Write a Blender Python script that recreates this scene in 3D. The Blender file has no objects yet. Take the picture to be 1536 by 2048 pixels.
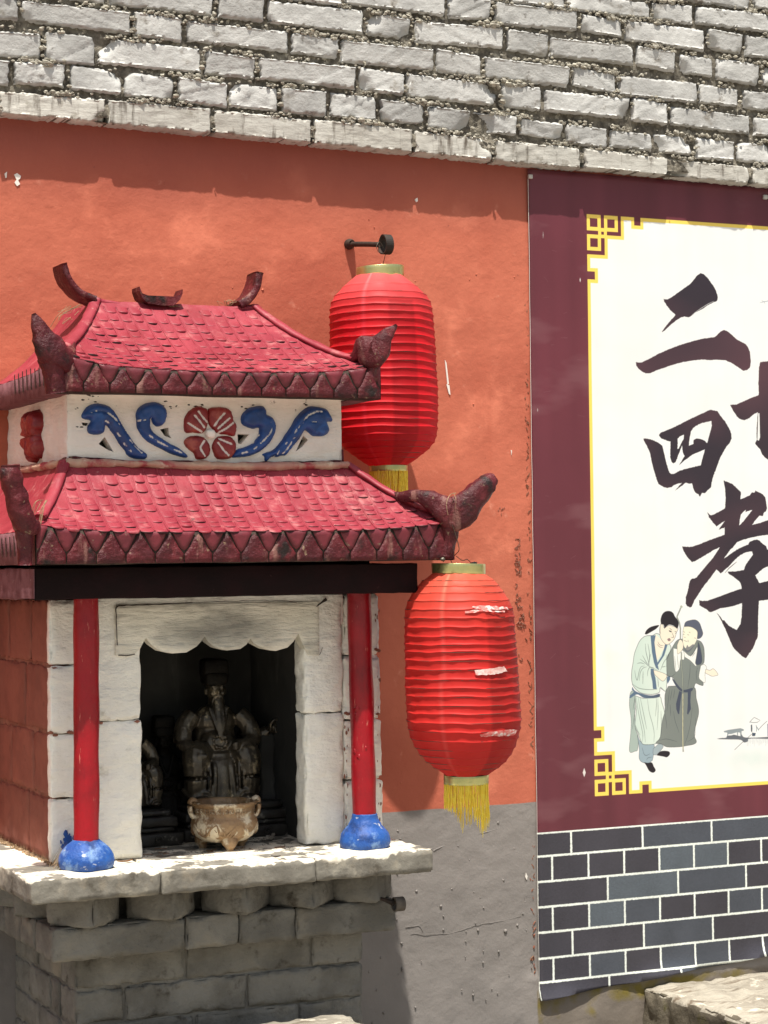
import bpy, bmesh, math, random
import numpy as np
from mathutils import Vector, Matrix, noise
from mathutils.geometry import delaunay_2d_cdt, tessellate_polygon
random.seed(7); rnd = random.Random(11)
R = math.radians
S = bpy.context.scene

# ------------------------------------------------------------------ camera
YAW, PITCH, ROLL, FPX = R(25.23), R(1.287), R(-.685), 4182.0
CAM = Vector((0, -4.7, 1.6))
_f = Vector((math.sin(YAW)*math.cos(PITCH), math.cos(YAW)*math.cos(PITCH), math.sin(PITCH)))
_r = Vector((math.cos(YAW), -math.sin(YAW), 0)); _u = _r.cross(_f)
_r2 = _r*math.cos(ROLL) + _u*math.sin(ROLL); _u2 = -_r*math.sin(ROLL) + _u*math.cos(ROLL)
cam = bpy.data.cameras.new('camera'); co = bpy.data.objects.new('camera', cam)
S.collection.objects.link(co)
cam.sensor_fit = 'HORIZONTAL'; cam.sensor_width = 36; cam.lens = 36*FPX/1536
cam.clip_start = .05; cam.clip_end = 400
co.matrix_world = Matrix(((_r2.x, _u2.x, -_f.x, CAM.x), (_r2.y, _u2.y, -_f.y, CAM.y), (_r2.z, _u2.z, -_f.z, CAM.z), (0, 0, 0, 1)))
S.camera = co

# ------------------------------------------------------------------ light
SUN_D = Vector((.16, .32, -1)).normalized()
w = bpy.data.worlds.new('World'); S.world = w; w.use_nodes = True
nt = w.node_tree; bg = nt.nodes['Background']
sky = nt.nodes.new('ShaderNodeTexSky'); sky.sky_type = 'NISHITA'; sky.sun_disc = False
sky.sun_elevation = math.asin(-SUN_D.z); sky.sun_rotation = math.atan2(-SUN_D.x, -SUN_D.y) % (2*math.pi)
sky.air_density = 1.6; sky.dust_density = 4.0; sky.ozone_density = 1.0
nt.links.new(sky.outputs[0], bg.inputs[0]); bg.inputs[1].default_value = .075
sl = bpy.data.lights.new('sun', 'SUN'); sl.energy = 4.6; sl.angle = R(.6); sl.color = (1, .955, .87)
so = bpy.data.objects.new('sun', sl); S.collection.objects.link(so)
so.rotation_euler = SUN_D.to_track_quat('-Z', 'Y').to_euler(); so.location = (0, -3, 8)
S.view_settings.view_transform = 'Standard'; S.view_settings.look = 'None'
S.view_settings.gamma = 1; S.view_settings.use_curve_mapping = False
S.view_settings.exposure = .75

# ------------------------------------------------------------------ helpers
def UN(u, v, y=None, z=None, x=None):
    a = (u-768)/FPX; b = (v-1024)/FPX
    d = _r2*a - _u2*b + _f
    t = (y-CAM.y)/d.y if y is not None else ((z-CAM.z)/d.z if z is not None else (x-CAM.x)/d.x)
    return CAM + d*t
ORG = {}
def link(o, parent=None, org=None):
    S.collection.objects.link(o)
    porg = ORG[parent.name] if parent else Vector((0, 0, 0))
    if org is None: org = porg
    ORG[o.name] = Vector(org)
    if parent: o.parent = parent
    o.location = Vector(org) - porg
    return o
def thing(name, label, cat, org, group=None):
    o = bpy.data.objects.new(name, None); o.empty_display_size = .05
    o['label'] = label; o['category'] = cat
    if group: o['group'] = group
    return link(o, None, org)
def tag(o, label=None, cat=None, group=None, kind=None):
    if label: o['label'] = label
    if cat: o['category'] = cat
    if group: o['group'] = group
    if kind: o['kind'] = kind
    return o
class MB:
    def __init__(s): s.v = []; s.f = []; s.c = []
    def add(s, vs, fs, cs=None):
        n = len(s.v); s.v += [tuple(p) for p in vs]; s.f += [tuple(i+n for i in f) for f in fs]
        s.c += cs if cs else [(1, 1, 1, 1)]*len(vs)
    def build(s, name, mat, parent=None, org=None, smooth=False, kind=None, cols=False):
        me = bpy.data.meshes.new(name)
        porg = ORG[parent.name] if parent else Vector((0, 0, 0))
        og = Vector(org) if org is not None else porg
        ov = [(p[0]-og.x, p[1]-og.y, p[2]-og.z) for p in s.v]
        me.from_pydata(ov, [], s.f); me.update()
        if mat: me.materials.append(mat)
        if smooth: me.shade_smooth()
        if cols:
            ca = me.color_attributes.new('Col', 'FLOAT_COLOR', 'POINT')
            ca.data.foreach_set('color', [x for c in s.c for x in c])
        o = bpy.data.objects.new(name, me); link(o, parent, og)
        if kind: o['kind'] = kind
        return o
def N3(p, s, seed=0): return noise.noise(Vector((p[0]*s+seed*7.3, p[1]*s+seed*3.1, p[2]*s-seed*5.7)))
def T3(p, s, seed=0, oc=3): return noise.fractal(Vector((p[0]*s+seed*7.3, p[1]*s+seed*3.1, p[2]*s-seed*5.7)), .6, 2.1, oc)
def axis_pts(a, b, r, step):
    L = b-a; r = min(r, L*.45); n = max(1, int(round((L-2*r)/step)))
    return [a, a+r*.3, a+r] + [a+r+(L-2*r)*i/n for i in range(1, n)] + [b-r, b-r*.3, b]
def block(mb, x0, x1, y0, y1, z0, z1, r=.004, step=.02, amp=.001, seed=0, nsc=40, rot=0, chip=0, shear=None):
    """rough rounded box, displaced by noise"""
    X, Y, Z = axis_pts(x0, x1, r, step), axis_pts(y0, y1, r, step), axis_pts(z0, z1, r, step)
    nx, ny, nz = len(X), len(Y), len(Z); idx = {}; vs = []; fs = []
    cx, cy = (x0+x1)/2, (y0+y1)/2
    rr = min(r, (x1-x0)*.45, (y1-y0)*.45, (z1-z0)*.45)
    def vid(i, j, k):
        key = (i, j, k)
        if key not in idx:
            p = Vector((X[i], Y[j], Z[k]))
            c = Vector((min(max(p.x, x0+rr), x1-rr), min(max(p.y, y0+rr), y1-rr), min(max(p.z, z0+rr), z1-rr)))
            d = p-c
            if d.length > 1e-9: n = d.normalized(); p = c+n*rr
            else: n = Vector((0, 0, 1))
            a = amp*T3(p, nsc, seed, 3)*1.6 + amp*1.2*N3(p, nsc*.3, seed+3)
            if chip:
                e = sum(1 for t in (abs(d.x), abs(d.y), abs(d.z)) if t > rr*.25)
                if e >= 2: a -= chip*max(0, N3(p, 45, seed+9)+.12)*2
            p = p + n*a
            if shear: p.z += shear*(p.x-cx)
            if rot:
                dx, dy = p.x-cx, p.y-cy; ca, sa = math.cos(rot), math.sin(rot)
                p.x, p.y = cx+dx*ca-dy*sa, cy+dx*sa+dy*ca
            idx[key] = len(vs); vs.append(p)
        return idx[key]
    for i in range(nx-1):
        for k in range(nz-1):
            fs.append((vid(i, 0, k), vid(i+1, 0, k), vid(i+1, 0, k+1), vid(i, 0, k+1)))
            fs.append((vid(i, ny-1, k), vid(i, ny-1, k+1), vid(i+1, ny-1, k+1), vid(i+1, ny-1, k)))
    for j in range(ny-1):
        for k in range(nz-1):
            fs.append((vid(0, j, k), vid(0, j, k+1), vid(0, j+1, k+1), vid(0, j+1, k)))
            fs.append((vid(nx-1, j, k), vid(nx-1, j+1, k), vid(nx-1, j+1, k+1), vid(nx-1, j, k+1)))
    for i in range(nx-1):
        for j in range(ny-1):
            fs.append((vid(i, j, 0), vid(i, j+1, 0), vid(i+1, j+1, 0), vid(i+1, j, 0)))
            fs.append((vid(i, j, nz-1), vid(i+1, j, nz-1), vid(i+1, j+1, nz-1), vid(i, j+1, nz-1)))
    mb.add(vs, fs)
def lathe(mb, cx, cy, prof, n=48, a0=0, a1=2*math.pi, amp=0, seed=0, colf=None, tilt=0, tz=0):
    """prof: list of (r, z)"""
    full = abs(a1-a0-2*math.pi) < 1e-6; m = n if full else n+1
    vs = []; cs = []
    for r, z in prof:
        for i in range(m):
            a = a0+(a1-a0)*i/n
            q = r + (amp*N3((math.cos(a), math.sin(a), z*6), 1.7, seed) if amp else 0)
            vs.append((cx+q*math.cos(a)+tilt*(tz-z), cy+q*math.sin(a), z))
            cs.append(colf(a, z) if colf else (1, 1, 1, 1))
    fs = [(k*m+i, k*m+(i+1) % m, (k+1)*m+(i+1) % m, (k+1)*m+i) for k in range(len(prof)-1) for i in range(n)]
    mb.add(vs, fs, cs)
def sweep(mb, path, secs, n=10, up=Vector((0, 0, 1)), amp=0, seed=0, sq=0, nsc=30):
    """tapering swept solid: secs = (half_width, half_height) per point"""
    P = [Vector(p) for p in path]; vs = []; m = len(P)
    for i, p in enumerate(P):
        t = (P[min(i+1, m-1)]-P[max(i-1, 0)]).normalized()
        s = t.cross(up); s = s.normalized() if s.length > 1e-6 else Vector((1, 0, 0))
        uu = s.cross(t).normalized(); a, b = secs[i]
        for k in range(n):
            th = 2*math.pi*(k+.5)/n; c, d = math.cos(th), math.sin(th)
            if sq: c = math.copysign(abs(c)**sq, c); d = math.copysign(abs(d)**sq, d)
            q = p + s*(a*c) + uu*(b*d)
            if amp: q = q + (s*c+uu*d)*amp*T3(q, nsc, seed)
            vs.append(q)
    fs = [(k*n+i, k*n+(i+1) % n, (k+1)*n+(i+1) % n, (k+1)*n+i) for k in range(m-1) for i in range(n)]
    fs += [tuple(range(n)), tuple((m-1)*n+i for i in reversed(range(n)))]
    mb.add(vs, fs)
def curve_pts(P, n):
    """Catmull-Rom resample"""
    P = [Vector(p) for p in P]; Q = [P[0]*2-P[1]]+P+[P[-1]*2-P[-2]]; out = []
    seg = len(P)-1
    for k in range(n+1):
        t = k/n*seg; i = min(int(t), seg-1); t -= i
        a, b, c, d = Q[i], Q[i+1], Q[i+2], Q[i+3]
        out.append(.5*((2*b)+(c-a)*t+(2*a-5*b+4*c-d)*t*t+(3*b-a-3*c+d)*t**3))
    return out
def lerp(a, b, t): return a+(b-a)*t
def resamp(secs, n):
    out = []
    for k in range(n+1):
        t = k/n*(len(secs)-1); i = min(int(t), len(secs)-2); t -= i
        out.append(tuple(lerp(a, b, t) for a, b in zip(secs[i], secs[i+1])))
    return out
def segd(px, py, ax, ay, bx, by):
    dx, dy = bx-ax, by-ay; L = dx*dx+dy*dy
    t = 0 if L == 0 else max(0, min(1, ((px-ax)*dx+(py-ay)*dy)/L))
    return math.hypot(px-ax-t*dx, py-ay-t*dy)
def relief(poly, place, h, wd, step=.0035, grooves=(), gw=.002, gdep=.5, seed=0, amp=.0006):
    """domed relief from a 2-D outline (metres). place(x, z, out) -> world. grooves: polylines"""
    out = []
    n = len(poly)
    for i in range(n):
        a, b = poly[i], poly[(i+1) % n]; L = math.hypot(b[0]-a[0], b[1]-a[1]); m = max(1, int(L/step))
        for k in range(m): out.append((lerp(a[0], b[0], k/m), lerp(a[1], b[1], k/m)))
    nb = len(out); xs = [p[0] for p in out]; zs = [p[1] for p in out]
    pts = list(out); zz = min(zs); row = 0
    while zz < max(zs):
        xx = min(xs)+(row % 2)*step*.5
        while xx < max(xs):
            ins = False; j = nb-1
            for i in range(nb):
                if (out[i][1] > zz) != (out[j][1] > zz) and xx < (out[j][0]-out[i][0])*(zz-out[i][1])/(out[j][1]-out[i][1])+out[i][0]: ins = not ins
                j = i
            if ins and min(math.hypot(xx-q[0], zz-q[1]) for q in out) > step*.45: pts.append((xx, zz))
            xx += step
        zz += step*.87; row += 1
    r = delaunay_2d_cdt([Vector(p) for p in pts], [(i, (i+1) % nb) for i in range(nb)], [], 1, 1e-7)
    V, F = r[0], r[2]; vs = []; cs = []
    for p in V:
        d = min(segd(p.x, p.y, out[i][0], out[i][1], out[(i+1) % nb][0], out[(i+1) % nb][1]) for i in range(nb))
        q = min(1, d/wd); hh = h*math.sqrt(max(0, 1-(1-q)**2)); g = 0
        for gl in grooves:
            for a, b in zip(gl[:-1], gl[1:]):
                e = segd(p.x, p.y, a[0], a[1], b[0], b[1])
                if e < gw*1.6: g = max(g, 1-e/(gw*1.6))
        hh *= 1-gdep*g*g
        hh += amp*N3((p.x, p.y, 0), 90, seed) if d > 1e-5 else 0
        vs.append(place(p.x, p.y, hh)); cs.append((min(1, g*1.6), 0, 0, 1))
    fs = [tuple(f) for f in F]
    mb = MB(); mb.add(vs, fs, cs); return mb

# ------------------------------------------------------------------ materials
def node(nt, t, **k):
    n = nt.nodes.new(t)
    for a, b in k.items(): setattr(n, a, b)
    return n
def mat(name, c1, c2=None, rough=.8, scale=8, bump=.3, bscale=60, bdist=.002, spec=.3, stops=(.35, .65), extra=(), metal=0, coat=0, stretch=None, vary=0, detail=6, bump2=None, coord='Object', world=False):
    """extra: list of (color, scale, lo, hi, stretch) noise masks laid over the base"""
    m = bpy.data.materials.new(name); m.use_nodes = True; t = m.node_tree; L = t.links
    b = t.nodes['Principled BSDF']; b.inputs['Roughness'].default_value = rough
    b.inputs['Specular IOR Level'].default_value = spec; b.inputs['Metallic'].default_value = metal
    b.inputs['Coat Weight'].default_value = coat; b.inputs['Coat Roughness'].default_value = .15
    tc = node(t, 'ShaderNodeTexCoord'); src = tc.outputs[coord]
    oi = node(t, 'ShaderNodeObjectInfo')
    va = node(t, 'ShaderNodeVectorMath', operation='SCALE'); va.inputs[0].default_value = (7.1, 3.3, 5.9)
    L.new(oi.outputs['Random'], va.inputs['Scale'])
    vb = node(t, 'ShaderNodeVectorMath', operation='ADD'); L.new(src, vb.inputs[0]); L.new(va.outputs[0], vb.inputs[1]); src = vb.outputs[0]
    if coord == 'Object' and world: g_ = node(t, 'ShaderNodeNewGeometry'); src = g_.outputs['Position']
    def nz(sc, st=None, det=detail, ro=.6):
        s_ = src
        if st:
            mp = node(t, 'ShaderNodeMapping'); mp.inputs['Scale'].default_value = st[:3]
            if len(st) > 3: mp.inputs['Rotation'].default_value = (0, R(st[3]), 0)
            L.new(s_, mp.inputs[0]); s_ = mp.outputs[0]
        n = node(t, 'ShaderNodeTexNoise'); n.inputs['Scale'].default_value = sc; n.inputs['Detail'].default_value = det
        n.inputs['Roughness'].default_value = ro; L.new(s_, n.inputs['Vector']); return n.outputs['Fac']
    def ramp(f, lo, hi):
        r = node(t, 'ShaderNodeMapRange'); r.inputs[1].default_value = lo; r.inputs[2].default_value = hi
        r.interpolation_type = 'SMOOTHSTEP'; L.new(f, r.inputs[0]); return r.outputs[0]
    def mix(fac, a, c, bt='MIX'):
        x = node(t, 'ShaderNodeMix', data_type='RGBA', blend_type=bt)
        if isinstance(fac, float): x.inputs[0].default_value = fac
        else: L.new(fac, x.inputs[0])
        for i, q in ((6, a), (7, c)):
            if isinstance(q, tuple): x.inputs[i].default_value = (*q[:3], 1)
            else: L.new(q, x.inputs[i])
        return x.outputs[2]
    col = mix(ramp(nz(scale, stretch), *stops), c1, c2 if c2 else c1)
    for e in extra:
        col = mix(ramp(nz(e[1], e[4] if len(e) > 4 else None), e[2], e[3]), col, e[0])
    if vary:
        r = node(t, 'ShaderNodeMapRange'); r.inputs[3].default_value = 1-vary; r.inputs[4].default_value = 1+vary*.6
        L.new(oi.outputs['Random'], r.inputs[0]); cv = node(t, 'ShaderNodeCombineColor')
        for i in range(3): L.new(r.outputs[0], cv.inputs[i])
        col = mix(1.0, col, cv.outputs[0], 'MULTIPLY')
    L.new(col, b.inputs['Base Color'])
    if bump:
        bn = node(t, 'ShaderNodeBump'); bn.inputs['Strength'].default_value = bump; bn.inputs['Distance'].default_value = bdist
        h = nz(bscale, None, 8, .65)
        if bump2:
            h2 = nz(bump2[0], bump2[2] if len(bump2) > 2 else None, 4)
            ad = node(t, 'ShaderNodeMath', operation='MULTIPLY_ADD'); L.new(h2, ad.inputs[0]); ad.inputs[1].default_value = bump2[1]; L.new(h, ad.inputs[2]); h = ad.outputs[0]
        L.new(h, bn.inputs['Height']); L.new(bn.outputs[0], b.inputs['Normal'])
    m['_col'] = 0
    return m
def hook(m):
    """base colour socket source + tools for later edits"""
    t = m.node_tree; b = t.nodes['Principled BSDF']; return t, b, b.inputs['Base Color'].links[0].from_socket
def overlay(m, fac_fn, color):
    t, b, src = hook(m)
    x = node(t, 'ShaderNodeMix', data_type='RGBA'); t.links.new(fac_fn(t), x.inputs[0]); t.links.new(src, x.inputs[6])
    x.inputs[7].default_value = (*color, 1); t.links.new(x.outputs[2], b.inputs['Base Color'])
def attr_fac(t, ch='Red', noise_sc=0):
    a = node(t, 'ShaderNodeAttribute', attribute_name='Col'); s = node(t, 'ShaderNodeSeparateColor'); t.links.new(a.outputs['Color'], s.inputs[0])
    return s.outputs[ch]

M = {}
M['white_brick'] = mat('white_painted_brick', (.48, .475, .455), (.37, .365, .35), rough=.8, scale=13, bump=.9, bscale=38, bdist=.0045,
    extra=(((.27, .25, .22), 16, .58, .72), ((.12, .105, .09), 32, .62, .74)), vary=.16, bump2=(12, .6, (1, 1, 3, 32)))
M['sill_brick'] = mat('weathered_white_brick', (.50, .485, .44), (.38, .36, .32), rough=.8, scale=7, bump=.5, bscale=45, bdist=.004,
    extra=(((.13, .11, .09), 10, .54, .72, (5, 5, .7)), ((.30, .28, .24), 24, .58, .7)), vary=.12, bump2=(12, 1.2, (1, 1, 5, 30)))
M['mortar_bed'] = mat('dark_mortar_bed', (.19, .17, .135), (.08, .07, .056), rough=.95, scale=50, bump=.9, bscale=110, bdist=.006, extra=(((.34, .31, .25), 60, .56, .66),))  # bed darkened for the shadow lines in the brick joints
M['mortar'] = mat('crumbly_mortar', (.42, .395, .33), (.24, .22, .18), rough=.95, scale=60, bump=.8, bscale=120, bdist=.005, extra=(((.50, .46, .36), 90, .56, .66),))
M['plaster'] = mat('orange_plaster', (.475, .133, .078), (.40, .103, .060), rough=.78, scale=3.5, bump=.65, bscale=42, bdist=.0030, spec=.25,
    extra=(((.64, .20, .12), 5, .52, .75), ((.42, .105, .06), 3.3, .54, .80, (3, 3, .35)), ((.60, .24, .16), 18, .62, .78), ((.25, .07, .05), 70, .70, .78)), bump2=(5, 2.5))
M['side_wall'] = mat('shaded_side_wall', (.26, .088, .060), (.20, .066, .046), rough=.8, scale=9, bump=.5, bscale=50, bdist=.003, extra=(((.16, .05, .035), 26, .62, .75),), vary=.08, bump2=(8, 2))  # same orange paint, with the side's shade put into the colour
M['white_wall'] = mat('white_limewash', (.90, .885, .81), (.83, .81, .73), rough=.85, scale=7, bump=.95, bscale=42, bdist=.005,
    extra=(((.50, .47, .39), 18, .60, .8), ((.08, .05, .045), 60, .72, .78)), bump2=(14, 2, (1, 1, 2.5, 20)))
M['lintel'] = mat('smoked_limewash', (.82, .79, .69), (.68, .65, .55), rough=.85, scale=5, bump=.9, bscale=40, bdist=.005, extra=(((.22, .20, .17), 4, .5, .72, (1, 1, 3)), ((.10, .09, .08), 30, .68, .78)), bump2=(12, 2, (1, 1, 5, 6)))
M['frieze'] = mat('frieze_limewash', (.80, .735, .65), (.70, .63, .55), rough=.8, scale=8, bump=.8, bscale=45, bdist=.004, extra=(((.12, .09, .08), 34, .66, .76), ((.74, .70, .60), 12, .55, .7)), bump2=(14, 2, (1, 1, 4)))
M['sooty_shade'] = mat('sooty_shaded_niche_wall', (.055, .053, .049), (.032, .031, .028), rough=.9, scale=5, bump=.3, bscale=30, bdist=.003, extra=(((.10, .096, .088), 6, .55, .75, (3, 3, .6)),))  # recess shade and soot together in the wall colour
M['slab'] = mat('cement_sill', (.20, .187, .158), (.135, .124, .104), rough=.95, scale=14, bump=.6, bscale=70, bdist=.003, extra=(((.08, .07, .055), 25, .56, .72), ((.34, .31, .25), 9, .56, .70)), bump2=(25, 1.5))
M['slab_top'] = mat('sunlit_lime_sill_top', (.74, .68, .56), (.62, .57, .46), rough=.9, scale=9, bump=.6, bscale=70, bdist=.004, extra=(((.36, .31, .24), 22, .6, .74),))
M['cement'] = mat('grey_cement_brick', (.205, .195, .172), (.13, .122, .106), rough=.95, scale=9, bump=1.0, bscale=42, bdist=.007, extra=(((.06, .052, .042), 22, .58, .74), ((.25, .225, .18), 5, .56, .74)), vary=.16, bump2=(14, 1.5))
M['roof'] = mat('faded_red_roof', (.27, .028, .042), (.21, .014, .027), rough=.55, world=True, scale=9, bump=.5, bscale=60, bdist=.0025, spec=.4,
    extra=(((.38, .12, .12), 22, .54, .74), ((.20, .014, .022), 7, .52, .72), ((.50, .30, .26), 60, .68, .78), ((.10, .03, .03), 34, .66, .76)), bump2=(25, 1))
M['maroon'] = mat('maroon_gloss', (.095, .009, .013), (.050, .006, .009), rough=.45, scale=14, bump=.9, bscale=85, bdist=.005, spec=.3,
    extra=(((.13, .018, .022), 22, .55, .7), ((.19, .085, .07), 32, .55, .70, (1, 1, .25)), ((.20, .13, .08), 75, .62, .71), ((.014, .007, .006), 18, .56, .70)), bump2=(30, 1))
M['drip'] = mat('faded_maroon', (.15, .022, .030), (.10, .016, .022), rough=.45, scale=18, bump=.5, bscale=80, bdist=.002, extra=(((.20, .15, .10), 50, .63, .74), ((.06, .012, .014), 20, .6, .75)), vary=.2)
M['mauve'] = mat('skylit_mauve', (.17, .075, .085), (.10, .035, .042), rough=.7, scale=30, bump=.6, bscale=70, bdist=.003, extra=(((.30, .22, .20), 80, .64, .74),))  # maroon side faces with sky light painted into the colour
M['groove'] = mat('dark_groove', (.022, .014, .012), (.05, .034, .025), rough=.9, scale=60, bump=.5, bscale=90, bdist=.003)
M['beam'] = mat('dark_maroon_beam', (.013, .0035, .004), (.008, .003, .003), spec=.15, rough=.8, scale=12, bump=.5, bscale=50, bdist=.003, extra=(((.07, .03, .03), 45, .68, .76),))
M['column'] = mat('glossy_red_column', (.30, .003, .010), (.20, .003, .008), rough=.36, scale=10, bump=.6, bscale=50, bdist=.003, spec=.4, extra=(((.50, .16, .12), 50, .64, .72, (3, 3, .5)), ((.12, .004, .008), 9, .58, .76, (1, 1, .4))), bump2=(9, 2))
M['bell'] = mat('blue_column_base', (.022, .10, .36), (.015, .06, .24), rough=.5, scale=16, bump=.7, bscale=60, bdist=.004, extra=(((.14, .24, .44), 22, .54, .66), ((.50, .52, .53), 40, .62, .72, (1, 1, 2)), ((.008, .03, .12), 16, .58, .7)), bump2=(18, 2))
M['blue'] = mat('blue_relief', (.012, .060, .23), (.008, .035, .14), rough=.4, scale=25, bump=.5, bscale=70, bdist=.003, extra=(((.02, .09, .30), 18, .56, .7),), spec=.45)
M['petal'] = mat('red_petal', (.24, .018, .018), (.18, .010, .012), rough=.42, scale=25, bump=.5, bscale=70, bdist=.003, extra=(((.34, .07, .05), 22, .52, .66),), spec=.45)
def worn(t):
    a = attr_fac(t); g = node(t, 'ShaderNodeNewGeometry'); n = node(t, 'ShaderNodeTexNoise'); n.inputs['Scale'].default_value = 55; n.inputs['Detail'].default_value = 4; t.links.new(g.outputs['Position'], n.inputs[0])
    r = node(t, 'ShaderNodeMapRange'); r.inputs[1].default_value = .38; r.inputs[2].default_value = .52; t.links.new(n.outputs[0], r.inputs[0])
    m_ = node(t, 'ShaderNodeMath', operation='MULTIPLY'); t.links.new(a, m_.inputs[0]); t.links.new(r.outputs[0], m_.inputs[1])
    q = node(t, 'ShaderNodeMapRange'); q.inputs[1].default_value = .45; q.inputs[2].default_value = .8; t.links.new(m_.outputs[0], q.inputs[0]); return q.outputs[0]
def line_fac(t):
    a = attr_fac(t); q = node(t, 'ShaderNodeMapRange'); q.inputs[1].default_value = .35; q.inputs[2].default_value = .7; t.links.new(a, q.inputs[0]); return q.outputs[0]
overlay(M['blue'], worn, (.60, .56, .52)); overlay(M['petal'], line_fac, (.62, .55, .50))
def soot_stain(t):   # smoke stain above the niche opening
    g = node(t, 'ShaderNodeNewGeometry'); mp = node(t, 'ShaderNodeMapping'); mp.inputs['Location'].default_value = (-1.585, 0, -1.455); mp.vector_type = 'POINT'
    va = node(t, 'ShaderNodeVectorMath', operation='SUBTRACT'); t.links.new(g.outputs['Position'], va.inputs[0]); va.inputs[1].default_value = (1.60, -.46, 1.452)
    vm = node(t, 'ShaderNodeVectorMath', operation='MULTIPLY'); t.links.new(va.outputs[0], vm.inputs[0]); vm.inputs[1].default_value = (6.2, 0, 17)
    ln = node(t, 'ShaderNodeVectorMath', operation='LENGTH'); t.links.new(vm.outputs[0], ln.inputs[0])
    n = node(t, 'ShaderNodeTexNoise'); n.inputs['Scale'].default_value = 12; n.inputs['Detail'].default_value = 6; t.links.new(g.outputs['Position'], n.inputs[0])
    a = node(t, 'ShaderNodeMath', operation='ADD'); t.links.new(ln.outputs['Value'], a.inputs[0]); t.links.new(n.outputs[0], a.inputs[1])
    r = node(t, 'ShaderNodeMapRange'); r.interpolation_type = 'SMOOTHSTEP'; r.inputs[1].default_value = 1.7; r.inputs[2].default_value = .55; r.inputs[3].default_value = 0; r.inputs[4].default_value = .85; t.links.new(a.outputs[0], r.inputs[0]); return r.outputs[0]
overlay(M['lintel'], soot_stain, (.15, .145, .13))
M['iron'] = mat('rusty_iron', (.022, .017, .014), (.045, .028, .02), rough=.7, scale=40, bump=.4, bscale=120, bdist=.001)
M['wire'] = mat('thin_wire', (.10, .09, .07), rough=.5, bump=0, metal=.6)
M['brass'] = mat('brass_foil', (.66, .60, .26), (.46, .47, .20), rough=.30, scale=14, bump=.5, bscale=40, bdist=.002, metal=.85, stretch=(1, 1, .3), extra=(((.25, .14, .05), 22, .60, .75),))
M['cap_dark'] = mat('cap_underside', (.02, .012, .01), rough=.8, bump=0)
M['tassel'] = mat('yellow_tassel', (1.0, .86, .12), (1.0, .78, .08), rough=.6, scale=60, bump=0)
t_ = M['tassel'].node_tree; b_ = t_.nodes['Principled BSDF']; tr_ = node(t_, 'ShaderNodeBsdfTranslucent'); tr_.inputs[0].default_value = (1, .82, .10, 1); ad_ = node(t_, 'ShaderNodeMixShader'); ad_.inputs[0].default_value = .25
t_.links.new(b_.outputs[0], ad_.inputs[1]); t_.links.new(tr_.outputs[0], ad_.inputs[2]); t_.links.new(ad_.outputs[0], t_.nodes['Material Output'].inputs[0])
M['bronze'] = mat('dark_bronze', (.13, .105, .072), (.05, .04, .028), rough=.32, scale=18, bump=.7, bscale=70, bdist=.003, spec=.8, metal=.55, extra=(((.34, .27, .17), 40, .56, .70), ((.03, .022, .015), 12, .55, .7)), bump2=(110, .6))
M['plinth'] = mat('black_carved_wood', (.035, .032, .028), (.018, .016, .014), rough=.45, scale=30, bump=.7, bscale=60, bdist=.004, extra=(((.20, .185, .16), 35, .58, .7),))
M['censer'] = mat('brown_glazed_stoneware', (.28, .175, .085), (.15, .085, .04), rough=.35, scale=22, bump=.8, bscale=45, bdist=.006, spec=.5, extra=(((.60, .52, .38), 20, .49, .60), ((.07, .03, .01), 30, .62, .72)), bump2=(60, .8))
M['ash'] = mat('grey_ash', (.26, .235, .20), (.13, .115, .10), rough=1, scale=60, bump=.8, bscale=100, bdist=.004)
M['leaf'] = mat('dry_leaf', (.22, .10, .04), (.12, .06, .03), rough=.8, scale=40)
M['straw'] = mat('dry_straw', (.36, .25, .15), (.22, .14, .08), rough=.8, scale=40)
M['chip_white'] = mat('white_chip', (.72, .68, .62), rough=.8, bump=0)
M['chip_dark'] = mat('dark_flake', (.20, .09, .06), (.30, .12, .08), rough=.9, scale=60, bump=.3)
M['edge_grime'] = mat('edge_grime', (.17, .10, .06), (.30, .10, .06), rough=.9, scale=50, bump=.6, bscale=90)
M['stone'] = mat('sunlit_stone', (.36, .33, .27), (.23, .205, .165), rough=.92, scale=9, bump=.9, bscale=26, bdist=.01, extra=(((.13, .10, .07), 14, .52, .70, (.5, 2, 1)), ((.60, .55, .45), 18, .58, .7)), bump2=(8, 2, (.5, 3, 1)))
M['stone_side'] = mat('shaded_mossy_stone', (.075, .062, .045), (.15, .13, .095), rough=.95, scale=8, bump=.9, bscale=30, bdist=.008, extra=(((.10, .09, .03), 12, .55, .7),))  # stone darkened to hold the shade of its sides, moss patches on top
M['ground'] = mat('concrete_ground', (.34, .31, .27), (.27, .25, .21), rough=.95, scale=1.5, bump=.4, bscale=12, bdist=.01)
M['clip'] = mat('grey_clip', (.45, .43, .40), rough=.5, bump=0)
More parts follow.
